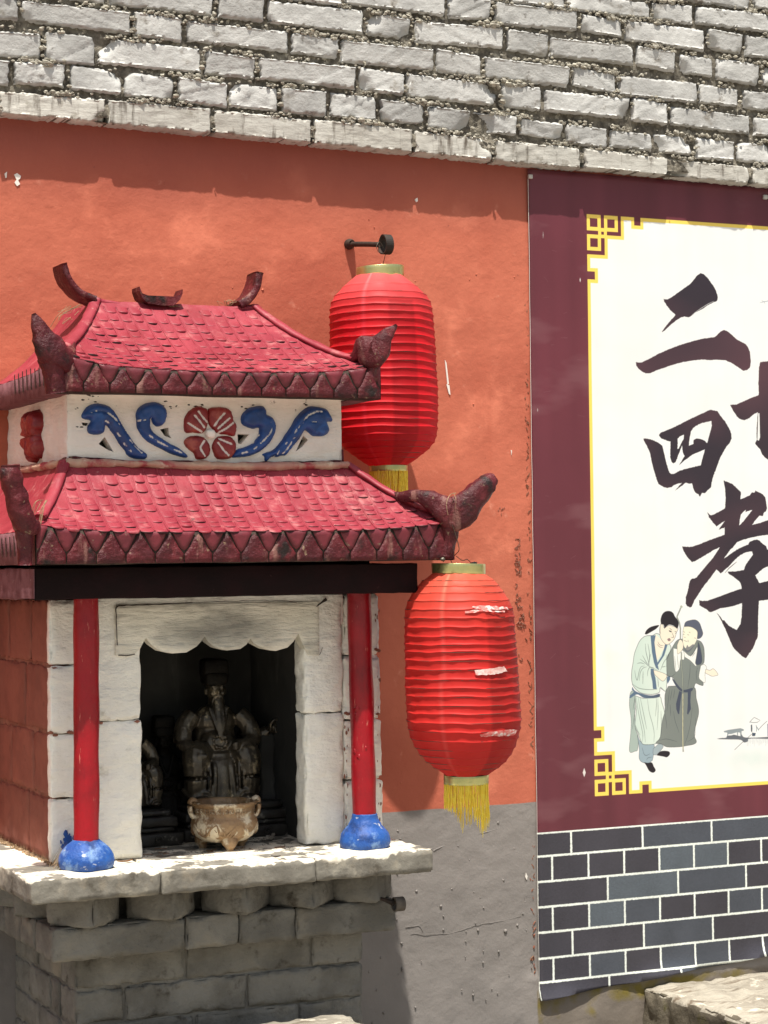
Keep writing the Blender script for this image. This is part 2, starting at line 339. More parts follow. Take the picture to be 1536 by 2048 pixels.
# lantern paper: thin fabric that lets light through
def lantern_mat(name, c, ct):
    m = bpy.data.materials.new(name); m.use_nodes = True; t = m.node_tree; L = t.links; t.nodes.clear()
    out = node(t, 'ShaderNodeOutputMaterial'); mx = node(t, 'ShaderNodeMixShader'); mx.inputs[0].default_value = .30
    pb = node(t, 'ShaderNodeBsdfPrincipled'); pb.inputs['Roughness'].default_value = .55; pb.inputs['Specular IOR Level'].default_value = .25
    tr = node(t, 'ShaderNodeBsdfTranslucent')
    at = node(t, 'ShaderNodeAttribute', attribute_name='Col')
    tc = node(t, 'ShaderNodeTexCoord'); n = node(t, 'ShaderNodeTexNoise'); n.inputs['Scale'].default_value = 9; n.inputs['Detail'].default_value = 5
    L.new(tc.outputs['Object'], n.inputs[0])
    mr = node(t, 'ShaderNodeMapRange'); mr.inputs[1].default_value = .35; mr.inputs[2].default_value = .7; mr.inputs[3].default_value = .86; mr.inputs[4].default_value = 1.1
    L.new(n.outputs[0], mr.inputs[0])
    def tint(c):
        a = node(t, 'ShaderNodeMix', data_type='RGBA', blend_type='MULTIPLY'); a.inputs[0].default_value = 1
        a.inputs[6].default_value = (*c, 1); L.new(at.outputs['Color'], a.inputs[7])
        v = node(t, 'ShaderNodeVectorMath', operation='SCALE'); L.new(a.outputs[2], v.inputs[0]); L.new(mr.outputs[0], v.inputs['Scale']); return v.outputs[0]
    L.new(tint(c), pb.inputs['Base Color']); L.new(tint(ct), tr.inputs['Color'])
    n2 = node(t, 'ShaderNodeTexNoise'); n2.inputs['Scale'].default_value = 25; mp = node(t, 'ShaderNodeMapping'); mp.inputs['Scale'].default_value = (1, 1, .35)
    L.new(tc.outputs['Object'], mp.inputs[0]); L.new(mp.outputs[0], n2.inputs[0])
    bp = node(t, 'ShaderNodeBump'); bp.inputs['Strength'].default_value = .35; bp.inputs['Distance'].default_value = .003; L.new(n2.outputs[0], bp.inputs['Height'])
    L.new(bp.outputs[0], pb.inputs['Normal'])
    L.new(pb.outputs[0], mx.inputs[1]); L.new(tr.outputs[0], mx.inputs[2]); L.new(mx.outputs[0], out.inputs[0])
    return m
M['paper_a'] = lantern_mat('red_lantern_fabric', (.62, .012, .020), (.74, .02, .02))
M['paper_b'] = lantern_mat('faded_red_lantern_fabric', (.62, .030, .026), (.74, .04, .03))

# ================================================================== SETTING
mb = MB(); mb.add([(-40, -60, 0), (60, -60, 0), (60, 20, 0), (-40, 20, 0)], [(0, 1, 2, 3)])
tag(mb.build('ground', M['ground']), kind='structure')

# ---- painted plaster wall
def zmask(t, lo, hi, axis='Z', wob=.004, wsc=14):
    g = node(t, 'ShaderNodeNewGeometry'); s = node(t, 'ShaderNodeSeparateXYZ'); t.links.new(g.outputs['Position'], s.inputs[0])
    n = node(t, 'ShaderNodeTexNoise'); n.inputs['Scale'].default_value = wsc; n.inputs['Detail'].default_value = 6; t.links.new(g.outputs['Position'], n.inputs[0])
    a = node(t, 'ShaderNodeMath', operation='MULTIPLY_ADD'); t.links.new(n.outputs[0], a.inputs[0]); a.inputs[1].default_value = wob; t.links.new(s.outputs[axis], a.inputs[2])
    r = node(t, 'ShaderNodeMapRange'); r.inputs[1].default_value = lo; r.inputs[2].default_value = hi; t.links.new(a.outputs[0], r.inputs[0]); return r.outputs[0]
def flip(t, f):
    m_ = node(t, 'ShaderNodeMath', operation='SUBTRACT'); m_.inputs[0].default_value = 1; t.links.new(f, m_.inputs[1]); return m_.outputs[0]
def mulf(t, a, b):
    m_ = node(t, 'ShaderNodeMath', operation='MULTIPLY'); t.links.new(a, m_.inputs[0]); t.links.new(b, m_.inputs[1]); return m_.outputs[0]
overlay(M['plaster'], lambda t: flip(t, zmask(t, .9745, .9765, wob=.005)), (.225, .205, .190))
# grey mottling on the lower band
def mott(t):
    g = node(t, 'ShaderNodeNewGeometry'); n = node(t, 'ShaderNodeTexNoise'); n.inputs['Scale'].default_value = 4; n.inputs['Detail'].default_value = 9; t.links.new(g.outputs['Position'], n.inputs[0])
    r = node(t, 'ShaderNodeMapRange'); r.inputs[1].default_value = .46; r.inputs[2].default_value = .68; r.inputs[4].default_value = .75; t.links.new(n.outputs[0], r.inputs[0])
    return mulf(t, r.outputs[0], flip(t, zmask(t, .9745, .9765, wob=.005)))
overlay(M['plaster'], mott, (.165, .152, .142))
def rawzone(t): return mulf(t, flip(t, zmask(t, .50, .512, wob=.03)), zmask(t, 2.625, 2.63, 'X', wob=.0))
overlay(M['plaster'], rawzone, (.17, .145, .12))
def moss(t):
    g = node(t, 'ShaderNodeNewGeometry'); n = node(t, 'ShaderNodeTexNoise'); n.inputs['Scale'].default_value = 9; n.inputs['Detail'].default_value = 7; t.links.new(g.outputs['Position'], n.inputs[0])
    r = node(t, 'ShaderNodeMapRange'); r.inputs[1].default_value = .48; r.inputs[2].default_value = .60; t.links.new(n.outputs[0], r.inputs[0])
    return mulf(t, r.outputs[0], rawzone(t))
overlay(M['plaster'], moss, (.16, .125, .03))
# plaster colour darkens upward to the brick ledge
def dark_top(t):
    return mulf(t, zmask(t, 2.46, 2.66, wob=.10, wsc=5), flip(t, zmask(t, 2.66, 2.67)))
overlay(M['plaster'], dark_top, (.26, .07, .05))

wall = thing('painted_wall', 'orange plastered wall with a grey painted lower band behind the shrine', 'wall', (2.4, 0, 0))
mb = MB()
X0, X1 = -1.6, 6.2
xs = [X0]+[1.0+i*.012 for i in range(int((3.5-1.0)/.012)+1)]+[X1]; zs = [0]+[.30+i*.012 for i in range(int((2.70-.30)/.012)+1)]
vs = []
for z in zs:
    for x in xs:
        d = .0022*N3((x, 0, z), 2.3, 1) + .0012*N3((x, 0, z), 9, 2) + .0005*N3((x, 0, z), 38, 3)
        if z < .96: d += .0012*T3((x, 0, z), 26, 4)
        if x > 2.6 and z < .53: d += .003*T3((x, 0, z), 16, 5)-.006
        vs.append((x, min(d, .004)-.003, z))
nx = len(xs)
fs = [(k*nx+i, k*nx+i+1, (k+1)*nx+i+1, (k+1)*nx+i) for k in range(len(zs)-1) for i in range(nx-1)]
mb.add(vs, fs)
n0 = len(vs); mb.add([(X0, .25, 0), (X1, .25, 0), (X1, .25, 2.70), (X0, .25, 2.70)], [(1, 0, 3, 2)])
mb.add([(X0, 0, 0), (X0, .25, 0), (X0, .25, 2.7), (X0, 0, 2.7), (X1, 0, 0), (X1, .25, 0), (X1, .25, 2.7), (X1, 0, 2.7)], [(0, 1, 2, 3), (4, 5, 6, 7), (3, 2, 6, 7)])
mb.build('plaster_face', M['plaster'], wall, smooth=True)
# pebbles, pimples and craters that catch the raking sun
mb = MB()
def blob(mb, c, r, seed, sq=(1, .6, 1), n=6, m=4):
    vs = []
    for j in range(m+1):
        ph = math.pi*j/m
        for i in range(n):
            th = 2*math.pi*i/n+j*.4; q = r*(1+.75*N3((c[0]*40+i*.37, c[1]+j*.53, c[2]*40), 3, seed))
            vs.append((c[0]+q*sq[0]*math.sin(ph)*math.cos(th), c[1]+q*sq[1]*math.sin(ph)*math.sin(th), c[2]+q*sq[2]*math.cos(ph)))
    mb.add(vs, [(j*n+i, j*n+(i+1) % n, (j+1)*n+(i+1) % n, (j+1)*n+i) for j in range(m) for i in range(n)])
for i in range(80):
    x = rnd.uniform(2.15, 2.61) if i < 52 else rnd.uniform(1.2, 2.6); z = rnd.uniform(.45, .95) if i < 52 else rnd.uniform(1.0, 2.5)
    blob(mb, (x, -.0035, z), rnd.uniform(.0015, .0034), i)
for (u, v, r) in ((832, 1782, .004), (966, 1815, .003), (1005, 1760, .004), (1010, 1862, .005), (1034, 1850, .004), (955, 1860, .004), (995, 1645, .004), (975, 1652, .003)):
    p = UN(u, v, y=0); blob(mb, (p.x, -.003, p.z), r, u)
def crack(mb, pts, r=.0016, y=-.003):
    P = [UN(u, v, y=0) for u, v in pts]; P = [(p.x, y, p.z) for p in P]
    Q = curve_pts(P, len(P)*6)
    Q = [Vector((q.x, q.y, q.z+.0025*N3(q, 60, 2))) for q in Q]
    sweep(mb, Q, [(r*(.6+.5*abs(N3(q, 90, 5))), r*(.7+.6*abs(N3(q, 70, 6)))) for q in Q], n=6)
crack(mb, [(866, 1701), (885, 1692), (905, 1684), (925, 1677), (945, 1673), (958, 1668), (1000, 1656)], .0014)
crack(mb, [(820, 1868), (880, 1868), (915, 1862), (950, 1850), (1000, 1842), (1040, 1832)], .0006)
crack(mb, [(1046, 1745), (1049, 1760), (1047, 1780), (1049, 1803)], .0014)
crack(mb, [(810, 1855), (835, 1851), (845, 1862)], .0010)
mb.build('plaster_lump', M['plaster'], wall, smooth=True, kind='stuff')
# flakes and scars
def flake(mb, pts, y=-.0055, th=.0008):
    P = [UN(u, v, y=0) for u, v in pts]; n = len(P)
    vs = [(p.x, y, p.z) for p in P]+[(p.x, y+th+.004, p.z) for p in P]
    mb.add(vs, [tuple(range(n))]+[(i, (i+1) % n, n+(i+1) % n, n+i) for i in range(n)])
mb = MB()
flake(mb, [(27, 350), (33, 347), (41, 353), (39, 358), (35, 361), (39, 369), (33, 373), (28, 366), (32, 360)]); flake(mb, [(8, 348), (13, 344), (12, 356), (10, 357)])
flake(mb, [(888, 720), (891, 726), (896, 768), (893, 770)]); flake(mb, [(891, 769), (897, 771), (899, 790), (896, 788)])
flake(mb, [(1056, 350), (1064, 348), (1066, 357), (1058, 361)])
flake(mb, [(828, 400), (833, 396), (834, 403), (831, 405)]); flake(mb, [(1020, 900), (1022, 901), (1021, 911)])
flake(mb, [(1050, 1745), (1053, 1752), (1052, 1760), (1049, 1754)])
mb.build('paint_scar', M['chip_white'], wall, kind='stuff')
mb = MB()
rr = random.Random(5)
for (u0, u1, v0, v1, n) in ((1029, 1039, 1078, 1140, 30), (1031, 1042, 1128, 1150, 8), (1028, 1034, 1168, 1178, 3), (1031, 1043, 1188, 1215, 14), (1033, 1048, 1228, 1258, 20), (990, 1012, 1015, 1030, 7), (1034, 1044, 1300, 1325, 3)):
    for i in range(n):
        u, v = rr.uniform(u0, u1), rr.uniform(v0, v1); a = rr.uniform(0, 3.1); l = rr.uniform(1.5, 5); wd = rr.uniform(.4, 1.5)
        c, s_ = math.cos(a), math.sin(a)
        flake(mb, [(u-l*c, v-l*s_), (u-wd*s_, v+wd*c), (u+l*c*.8, v+l*s_*.8), (u+wd*s_, v-wd*c)], y=-.0048)
mb.build('dark_flake', M['chip_dark'], wall, kind='stuff')
# ragged grime strip where the orange paint meets the banner edge
mb = MB()
edge = [(1054, 600), (1056, 900), (1060, 1150), (1063, 1400), (1067, 1600), (1067, 1800), (1070, 1985)]
for i in range(150):
    t = rr.random()*(len(edge)-1); k = int(t); f = t-k
    u = lerp(edge[k][0], edge[k+1][0], f)-abs(rr.gauss(0, 3.6)); v = lerp(edge[k][1], edge[k+1][1], f)
    a = rr.uniform(.2, 2.9); l = rr.uniform(1.2, 4.5); wd = rr.uniform(.5, 1.6)
    flake(mb, [(u-l*math.cos(a), v-l), (u-wd, v), (u+l*math.cos(a)*.6, v+l), (u+wd, v)], y=-.0046)
mb.build('edge_grime', M['edge_grime'], wall, kind='stuff')

# ---- upper wall of white painted bricks, laid by hand: courses read as joints + top/bottom heights
YB = -.049
COURSES = [
 ([-190, 15-20, 215, 425, 627, 828, 988, 1165, 1340, 1503, 1670], [(-190, 160, 212), (0, 180, 228), (215, 197, 247), (425, 214, 269), (627, 236, 289), (828, 257, 307), (988, 275, 323), (1165, 292, 338), (1340, 313, 354), (1503, 330, 370), (1670, 345, 384)]),
 ([-170, -70, 25, 137, 247, 352, 458, 561, 659, 757, 853, 944, 1040, 1130, 1219, 1308, 1390, 1473, 1560, 1650], [(-170, 102, 155), (0, 118, 168), (130, 124, 177), (300, 146, 198), (500, 169, 219), (700, 188, 238), (850, 207, 253), (1040, 232, 272), (1219, 257, 295), (1390, 273, 314), (1536, 288, 328), (1650, 298, 338)]),
 ([-200, -110, 87, 194, 408, 515, 716, 813, 1002, 1088, 1264, 1343, 1505, 1590, 1690], [(-200, 40, 92), (0, 56, 110), (200, 74, 128), (400, 96, 146), (525, 114, 160), (716, 130, 180), (813, 146, 193), (1002, 168, 212), (1264, 193, 238), (1343, 209, 249), (1505, 229, 270), (1690, 247, 288)]),
 ([-170, 42, 265, 370, 582, 681, 873, 968, 1145, 1236, 1399, 1484, 1640], [(-170, -24, 30), (20, -6, 40), (250, 20, 68), (380, 38, 85), (582, 60, 108), (700, 78, 122), (870, 95, 140), (968, 110, 154), (1145, 130, 174), (1245, 150, 191), (1399, 164, 206), (1484, 176, 216), (1640, 193, 234)]),
 ([-180, -85, 130, 215, 433, 533, 733, 826, 1012, 1101, 1273, 1358, 1431, 1523, 1680], [(-180, -82, -36), (0, -64, -18), (215, -40, 8), (430, -18, 30), (545, 2, 45), (725, 20, 66), (835, 40, 84), (1005, 54, 97), (1110, 72, 114), (1268, 91, 132), (1390, 108, 150), (1523, 128, 170), (1680, 146, 188)]),
 ([-120, 90, 180, 390, 480, 690, 896, 987, 1163, 1250, 1415, 1490, 1640], [(-120, -134, -88), (200, -100, -54), (480, -62, -16), (690, -36, 10), (896, -8, 36), (1000, 3, 45), (1155, 20, 60), (1270, 40, 80), (1400, 54, 97), (1510, 73, 116), (1640, 88, 130)]),
 ([420, 590, 760, 850, 1020, 1135, 1305, 1390, 1560, 1640], [(420, -124, -78), (760, -78, -32), (1020, -36, 4), (1140, -16, 16), (1290, -1, 33), (1400, 12, 50), (1530, 25, 66), (1640, 38, 80)]),
 ([900, 985, 1160, 1245, 1330, 1505, 1590, 1680], [(900, -110, -68), (1160, -70, -32), (1400, -31, 4), (1530, -10, 20), (1680, 8, 40)]),
]
def itp(tab, u, c):
    if u <= tab[0][0]: return tab[0][c]
    for a, b in zip(tab[:-1], tab[1:]):
        if u <= b[0]: return lerp(a[c], b[c], (u-a[0])/(b[0]-a[0]))
    return tab[-1][c]
bwall = thing('brick_wall', 'wall of rough white painted bricks jutting out above the orange wall', 'wall', (2.4, 0, 2.6))
quads = []
for ci, (J, T) in enumerate(COURSES):
    for k in range(len(J)-1):
        g = 4.0 if ci else 2.6
        ua, ub = J[k]+g*rnd.uniform(.5, 1.5), J[k+1]-g*rnd.uniform(.5, 1.5)
        dt = rnd.uniform(-2.5, 3); db = rnd.uniform(-3.5, 2.5)
        if ci == 0: dt, db = rnd.uniform(0, 3), rnd.uniform(-1, 2)
        c = [UN(ua, itp(T, ua, 2)-db, y=YB), UN(ub, itp(T, ub, 2)-db, y=YB), UN(ub, itp(T, ub, 1)+dt, y=YB), UN(ua, itp(T, ua, 1)+dt, y=YB)]
        if ci:
            for q_ in c: q_.z += rnd.uniform(-.002, .002); q_.x += rnd.uniform(-.002, .002)
        quads.append((c, ci))
for ci, (J, T) in enumerate(COURSES):      # the same courses carried on past the traced stretch
    a0, a1 = UN(T[0][0], T[0][1], y=YB), UN(T[-1][0], T[-1][1], y=YB); b0, b1 = UN(T[0][0], T[0][2], y=YB), UN(T[-1][0], T[-1][2], y=YB)
    zt_ = lambda x: lerp(a0.z, a1.z, (x-a0.x)/(a1.x-a0.x)); zb_ = lambda x: lerp(b0.z, b1.z, (x-b0.x)/(b1.x-b0.x))
    for sg, x in ((-1, UN(J[0], T[0][1], y=YB).x), (1, UN(J[-1], T[-1][1], y=YB).x)):
        k = ci
        while (x > -.1 if sg < 0 else x < 4.8):
            L = .232 if (ci == 0 or k % 2) else .112; k += 1; x2 = x+sg*L
            xa, xb = min(x, x2)+.0045, max(x, x2)-.0045
            quads.append(([Vector((xa, YB, zb_(xa))), Vector((xb, YB, zb_(xb))), Vector((xb, YB, zt_(xb))), Vector((xa, YB, zt_(xa)))], ci)); x = x2
def brick_obj(c, ci, seed, parent, name='brick'):
    """c: corners (bl, br, tr, tl) in the plane y=YB; a rough hand-made brick"""
    r2 = random.Random(seed); W = (c[1]-c[0]).length; H = (c[3]-c[0]).length
    nx = max(10, int(W/.006)); nz = 11; d = r2.uniform(-.003, .0025); tx = r2.uniform(-.0025, .0025); tz = r2.uniform(-.002, .003)
    if ci == 0: d = r2.uniform(-.001, .001); tx *= .3; tz *= .3
    amp = r2.choice((.0004, .0006, .0009, .0018)) if ci != 1 else r2.choice((.0008, .0016, .0026))
    if ci == 0: amp = r2.choice((.0007, .0012))
    ti = [0, .012]+[i/nx for i in range(1, nx)]+[.988, 1]; tk = [0, .06]+[k/nz for k in range(1, nz)]+[.94, 1]
    cb = [max(0, r2.gauss(-.1, 1.0))*.012 for _ in range(4)]
    sa = r2.uniform(.3, .7)*r2.choice((-1, 1)); nl = r2.choice((0, 0, 1, 1, 2, 3)); lines = [r2.uniform(-.4, .5) for _ in range(nl)]
    vs = []; n = len(ti); fs = []
    ctr = (c[0]+c[1]+c[2]+c[3])/4
    def P(s, t): return c[0].lerp(c[1], s).lerp(c[3].lerp(c[2], s), t)
    for t in tk:
        for s in ti:
            p = P(s, t)
            ex = min(s, 1-s)*W; ez = min(t, 1-t)*H; e = min(ex, ez)
            inn = .0050*abs(T3((p.x, 0, p.z), 60, seed))+.0028*abs(N3(p, 150, seed))
            if ez < .004: p.z += (inn if t < .5 else -inn)
            if ex < .004: p.x += (inn if s < .5 else -inn)
            y = YB - d - tx*(s-.5)*2 - tz*(t-.5)*2
            y += max(0, .0032-e)**2*420
            y += amp*T3(p, 38, seed, 4)+amp*.8*N3(p, 14, seed)
            for q, (a, b) in enumerate(((0, 0), (1, 0), (0, 1), (1, 1))):
                dd = math.hypot((s-a)*W, (t-b)*H)
                if dd < cb[q]*2.2+.0001: y += (cb[q]*2.2-dd)*.55
            for l0 in lines:
                q = abs((t-.5)*H - sa*((s-.5)*W) - l0*W*.3)
                if q < .004: y -= .0016*(1-q/.004)*(1 if l0 > 0 else -1)
            vs.append(Vector((p.x, y, p.z)))
    m = len(tk)
    fs = [(k*n+i, k*n+i+1, (k+1)*n+i+1, (k+1)*n+i) for k in range(m-1) for i in range(n-1)]
    ring = [i for i in range(n)]+[k*n+n-1 for k in range(1, m)]+[(m-1)*n+i for i in range(n-2, -1, -1)]+[k*n for k in range(m-2, 0, -1)]
    b0 = len(vs)
    for i in ring: v = vs[i]; vs.append(Vector((v.x, .0 if ci == 0 else .006, v.z)))
    q = len(ring)
    fs += [(ring[(i+1) % q], ring[i], b0+i, b0+(i+1) % q) for i in range(q)]
    mb = MB(); mb.add(vs, fs)
    o = mb.build(name, M['sill_brick'] if ci == 0 else M['white_brick'], parent, org=(ctr.x, YB, ctr.z), smooth=True)
    o.data.shade_smooth()
    return o
for i, (c, ci) in enumerate(quads): brick_obj(c, ci, i*3+1, bwall)
sb0, sb1 = UN(0, 229, y=YB), UN(1536, 372, y=YB)
def UN_SOFF(x): return lerp(sb0.z, sb1.z, (x-sb0.x)/(sb1.x-sb0.x))+.004
# mortar bed behind and crumbs squeezed out of the joints
mb = MB(); xs = [-.2+.04*i for i in range(27)]+[.9+.006*i for i in range(470)]+[3.74+.04*i for i in range(28)]; zs = [2.598+.006*k for k in range(112)]
def soff(x): return UN_SOFF(x)
vs = []
for z in zs:
    for x in xs:
        zz = max(z, soff(x)+.012)
        low = max(0, min(1, (soff(x)+.048-z)/.010))
        vs.append((x, YB+lerp(.0150, .004, low)+.005*T3((x, 0, z), 40, 9, 4)*(1-.5*low)-.004*max(0, N3((x, 0, z), 16, 4))*(1-low), zz))
n = len(xs)
mb.add(vs, [(k*n+i, k*n+i+1, (k+1)*n+i+1, (k+1)*n+i) for k in range(len(zs)-1) for i in range(n-1)])
mb.add([(-.2, .02, soff(-.2)+.001), (4.82, .02, soff(4.82)+.001), (4.82, YB+.006, soff(4.82)+.001), (-.2, YB+.006, soff(-.2)+.001)], [(0, 3, 2, 1)])
mb.add([(-.2, .25, 2.70), (4.82, .25, 2.70), (4.82, .25, 3.3), (-.2, .25, 3.3), (-.2, -.01, 3.3), (4.82, -.01, 3.3), (-.2, -.01, 2.7), (4.82, -.01, 2.7)], [(0, 1, 2, 3), (3, 2, 5, 4), (6, 0, 3, 4), (1, 7, 5, 2)])
tag(mb.build('mortar', M['mortar_bed'], bwall, smooth=True), kind='stuff')
mb = MB(); k = 0
for c, ci in quads:
    for e, (a, b) in enumerate(((c[3], c[2]), (c[1], c[2]))):
        if ci == 0 and e == 1: n = 12
        elif e: n = 6
        else: n = int((b-a).length/.0030)
        den = rnd.random()
        for i in range(n):
            s_ = rnd.random(); p = a.lerp(b, s_); k += 1
            cl_ = N3(p, 10, 3) + .4*(den-.5)
            if cl_ < -.02 and rnd.random() < .88: continue
            r = rnd.uniform(.0012, .0042)*(1+1.6*max(0, cl_))*(1.3 if rnd.random() < .12 else 1)
            blob(mb, (p.x+(rnd.uniform(.000, .010) if e else 0), YB+rnd.uniform(-.001, .007), p.z+(0 if e else rnd.uniform(-.003, .010))), r, k, (1.25, 1, .8), 6, 4)
tag(mb.build('mortar_crumbs', M['mortar'], bwall), kind='stuff')

# ---- printed banner: the print is drawn into a generated picture by this script
PX0, PX1, PZ0, PZ1, RES = 2.632, 4.36, .46, 2.60, 1000
YP = -.009
TW, TH = int((PX1-PX0)*RES), int((PZ1-PZ0)*RES)
IMG = np.zeros((TH, TW, 3), np.float32)
def toT(u, v): p = UN(u, v, y=YP); return ((p.x-PX0)*RES, (p.z-PZ0)*RES)
def lin(r, g, b): return tuple(((c/255)/12.92 if c < 10 else ((c/255+.055)/1.055)**2.4) for c in (r, g, b))
def wT(x, z): return ((x-PX0)*RES, (z-PZ0)*RES)
nr = np.random.RandomState(3)
def smooth_noise(sx, sy, oct_=3):
    out = np.zeros((TH, TW), np.float32)
    for o in range(oct_):
        gx, gy = int(sx*2**o)+2, int(sy*2**o)+2; g = nr.rand(gy, gx).astype(np.float32)
        yy = np.linspace(0, gy-1.001, TH); xx = np.linspace(0, gx-1.001, TW); y0 = yy.astype(int); x0 = xx.astype(int); fy = (yy-y0)[:, None]; fx = (xx-x0)[None, :]
        fy = fy*fy*(3-2*fy); fx = fx*fx*(3-2*fx)
        a = g[y0][:, x0]*(1-fx)+g[y0][:, x0+1]*fx; b = g[y0+1][:, x0]*(1-fx)+g[y0+1][:, x0+1]*fx
        out += (a*(1-fy)+b*fy)*.5**o
    return out/(2-.5**(oct_-1))
def fillT(P, col, alpha=1.0, col2=None, ragged=0):
    """even-odd polygon fill in texture space, 3x3 supersampled; P may be a list of loops"""
    loops = P if isinstance(P[0][0], (tuple, list)) else [P]
    if ragged:
        L2 = []
        for lp in loops:
            q = []
            for i in range(len(lp)):
                a, b = lp[i], lp[(i+1) % len(lp)]; L = math.hypot(b[0]-a[0], b[1]-a[1]); m = max(1, int(L/3))
                for k in range(m):
                    x, y = lerp(a[0], b[0], k/m), lerp(a[1], b[1], k/m)
                    q.append((x+ragged*noise.noise(Vector((x*.25, y*.25, 1))), y+ragged*noise.noise(Vector((x*.25, y*.25, 8)))))
            L2.append(q)
        loops = L2
    X = [p[0] for l in loops for p in l]; Y = [p[1] for l in loops for p in l]
    x0, x1, y0, y1 = max(0, int(min(X))-1), min(TW, int(max(X))+2), max(0, int(min(Y))-1), min(TH, int(max(Y))+2)
    if x1 <= x0 or y1 <= y0: return
    SSA = 3; gx = (np.arange((x1-x0)*SSA)+.5)/SSA+x0; gy = (np.arange((y1-y0)*SSA)+.5)/SSA+y0
    m = np.zeros((len(gy), len(gx)), bool)
    for l in loops:
        for i in range(len(l)):
            (ax, ay), (bx, by) = l[i], l[(i+1) % len(l)]
            if ay == by: continue
            lo, hi = min(ay, by), max(ay, by); r0, r1 = np.searchsorted(gy, lo), np.searchsorted(gy, hi)
            if r1 <= r0: continue
            xi = ax+(gy[r0:r1]-ay)*(bx-ax)/(by-ay)
            m[r0:r1] ^= gx[None, :] < xi[:, None]
    cov = m.reshape(y1-y0, SSA, x1-x0, SSA).mean((1, 3)).astype(np.float32)[..., None]*alpha
    c = np.array(col, np.float32)
    if col2 is not None:
        f = NZ[y0:y1, x0:x1, None]; c = c*(1-f)+np.array(col2, np.float32)*f
    IMG[y0:y1, x0:x1] = IMG[y0:y1, x0:x1]*(1-cov)+c*cov
def Z(off, sc, *pts): return [toT(off[0]+x/sc, off[1]+y/sc) for x, y in pts]
def strokeT(P, wd, col, alpha=1.0, taper=False):
    L = []; Rr = []; n = len(P)
    for i, p in enumerate(P):
        a, b = P[max(0, i-1)], P[min(n-1, i+1)]; dx, dy = b[0]-a[0], b[1]-a[1]; l = math.hypot(dx, dy) or 1
        ww = wd/2*(1 if not taper else max(.25, math.sin(math.pi*(.15+.7*i/(n-1)))))
        L.append((p[0]-dy/l*ww, p[1]+dx/l*ww)); Rr.append((p[0]+dy/l*ww, p[1]-dx/l*ww))
    fillT(L+Rr[::-1], col, alpha)
def smoothT(P, n=None):
    return [(q.x, q.y) for q in curve_pts([(p[0], p[1], 0) for p in P], n or len(P)*5)]
NZ = np.clip((smooth_noise(6, 8, 3)-.3)*2.2, 0, 1)
PURP = (.122, .027, .038); WHITE = (.76, .765, .745); GOLD = (.82, .60, .11)
IMG[:] = PURP
IMG *= (1+.30*(smooth_noise(40, 3, 2)-.5)+.25*(smooth_noise(5, 7, 3)-.5))[..., None]
st_ = np.clip((smooth_noise(9, 30, 4)-.60)*3, 0, .5)[..., None]; IMG[:] = IMG*(1-st_*.35)+np.array((.30, .16, .17), np.float32)*st_*.35
# frame: gold key-fret outline and white field (world metres; left corners traced, right side mirrored)
XL, XR, ZT, ZB = UN(1178, 800, y=YP).x, 4.18, UN(1400, 444, y=YP).z, UN(1400, 1578, y=YP).z
g = .0072*1000
def fret(cx, cz, sx, sz):
    """corner knot at outer corner (cx, cz); sx, sz = inward directions"""
    def rect(a, b, c, d, col):
        p = [(cx+sx*a, cz+sz*b), (cx+sx*c, cz+sz*b), (cx+sx*c, cz+sz*d), (cx+sx*a, cz+sz*d)]; fillT([wT(*q) for q in p], col)
    k = .0096; s = .042
    # white field notch fill happens before this; draw the purple ground then gold bars
    rect(-.0, -.0, .112, .150, PURP) if False else None
    for (a, b) in ((0, 0), (s+.0105, 0), (0, s+.0105)):
        rect(a, b, a+s, b+s, GOLD); rect(a+k, b+k, a+s-k, b+s-k, PURP)
q = .0092
def offset_base(a):
    # hand-derived inset of the stepped line by a (left-top corner, x right, z down)
    return [(a, .1705+a), (.0225+a, .1705+a), (.0225+a, .1495-a), (a, .1495-a), (a, .105+a), (.0535+a, .105+a), (.0535+a, .0525+a), (.104+a, .0525+a), (.104+a, a), (.145-a, a), (.145-a, .0215+a), (.165+a, .0215+a), (.165+a, a)]
def outline(a):
    o = offset_base(a); P = []
    P += [(XL+x, ZT-z) for x, z in o]
    P += [(XR-x, ZT-z) for x, z in reversed(o)]
    P += [(XR-x, ZB+z) for x, z in o]
    P += [(XL+x, ZB+z) for x, z in reversed(o)]
    return [wT(*p) for p in P]
fillT(outline(0), GOLD); fillT(outline(q), WHITE)
for cx, cz, sx, sz in ((XL, ZT, 1, -1), (XR, ZT, -1, -1), (XL, ZB, 1, 1), (XR, ZB, -1, 1)):
    fret(cx, cz, sx, sz)
    def rect(a, b, c, d, col):
        p = [(cx+sx*a, cz+sz*b), (cx+sx*c, cz+sz*b), (cx+sx*c, cz+sz*d), (cx+sx*a, cz+sz*d)]; fillT([wT(*t) for t in p], col)
    s = .042; k = .0080; e = s+.0105
    for a in (s-.0005, ):
        rect(s-k, s-k, s+.0105+k, s+.0105+k, GOLD)
        rect(s+.0012, s+.0012, s+.0093, s+.0093, PURP)
# faint greenish wash and vertical banding over the white field
fmask = (IMG.min(2) > .6).astype(np.float32)[..., None]
IMG *= 1-fmask*(.05*smooth_noise(70, 2, 2)[..., None]+.05*smooth_noise(8, 10, 4)[..., None])
yy, xx = np.mgrid[0:TH, 0:TW].astype(np.float32)
def wash(u, v, ru, rv, col, a):
    c = toT(u, v); d = ((xx-c[0])/ru)**2+((yy-c[1])/rv)**2; f = np.clip(1-d, 0, 1)*np.clip((smooth_noise(20, 24, 4)-.35)*2.4, 0, 1)*a
    IMG[:] = IMG*(1-f[..., None]*fmask)+np.array(col, np.float32)*f[..., None]*fmask
wash(1240, 1270, 75, 110, (.60, .66, .55), .8); wash(1500, 1520, 90, 35, (.58, .66, .62), .7); wash(1230, 1470, 50, 70, (.66, .70, .64), .5)
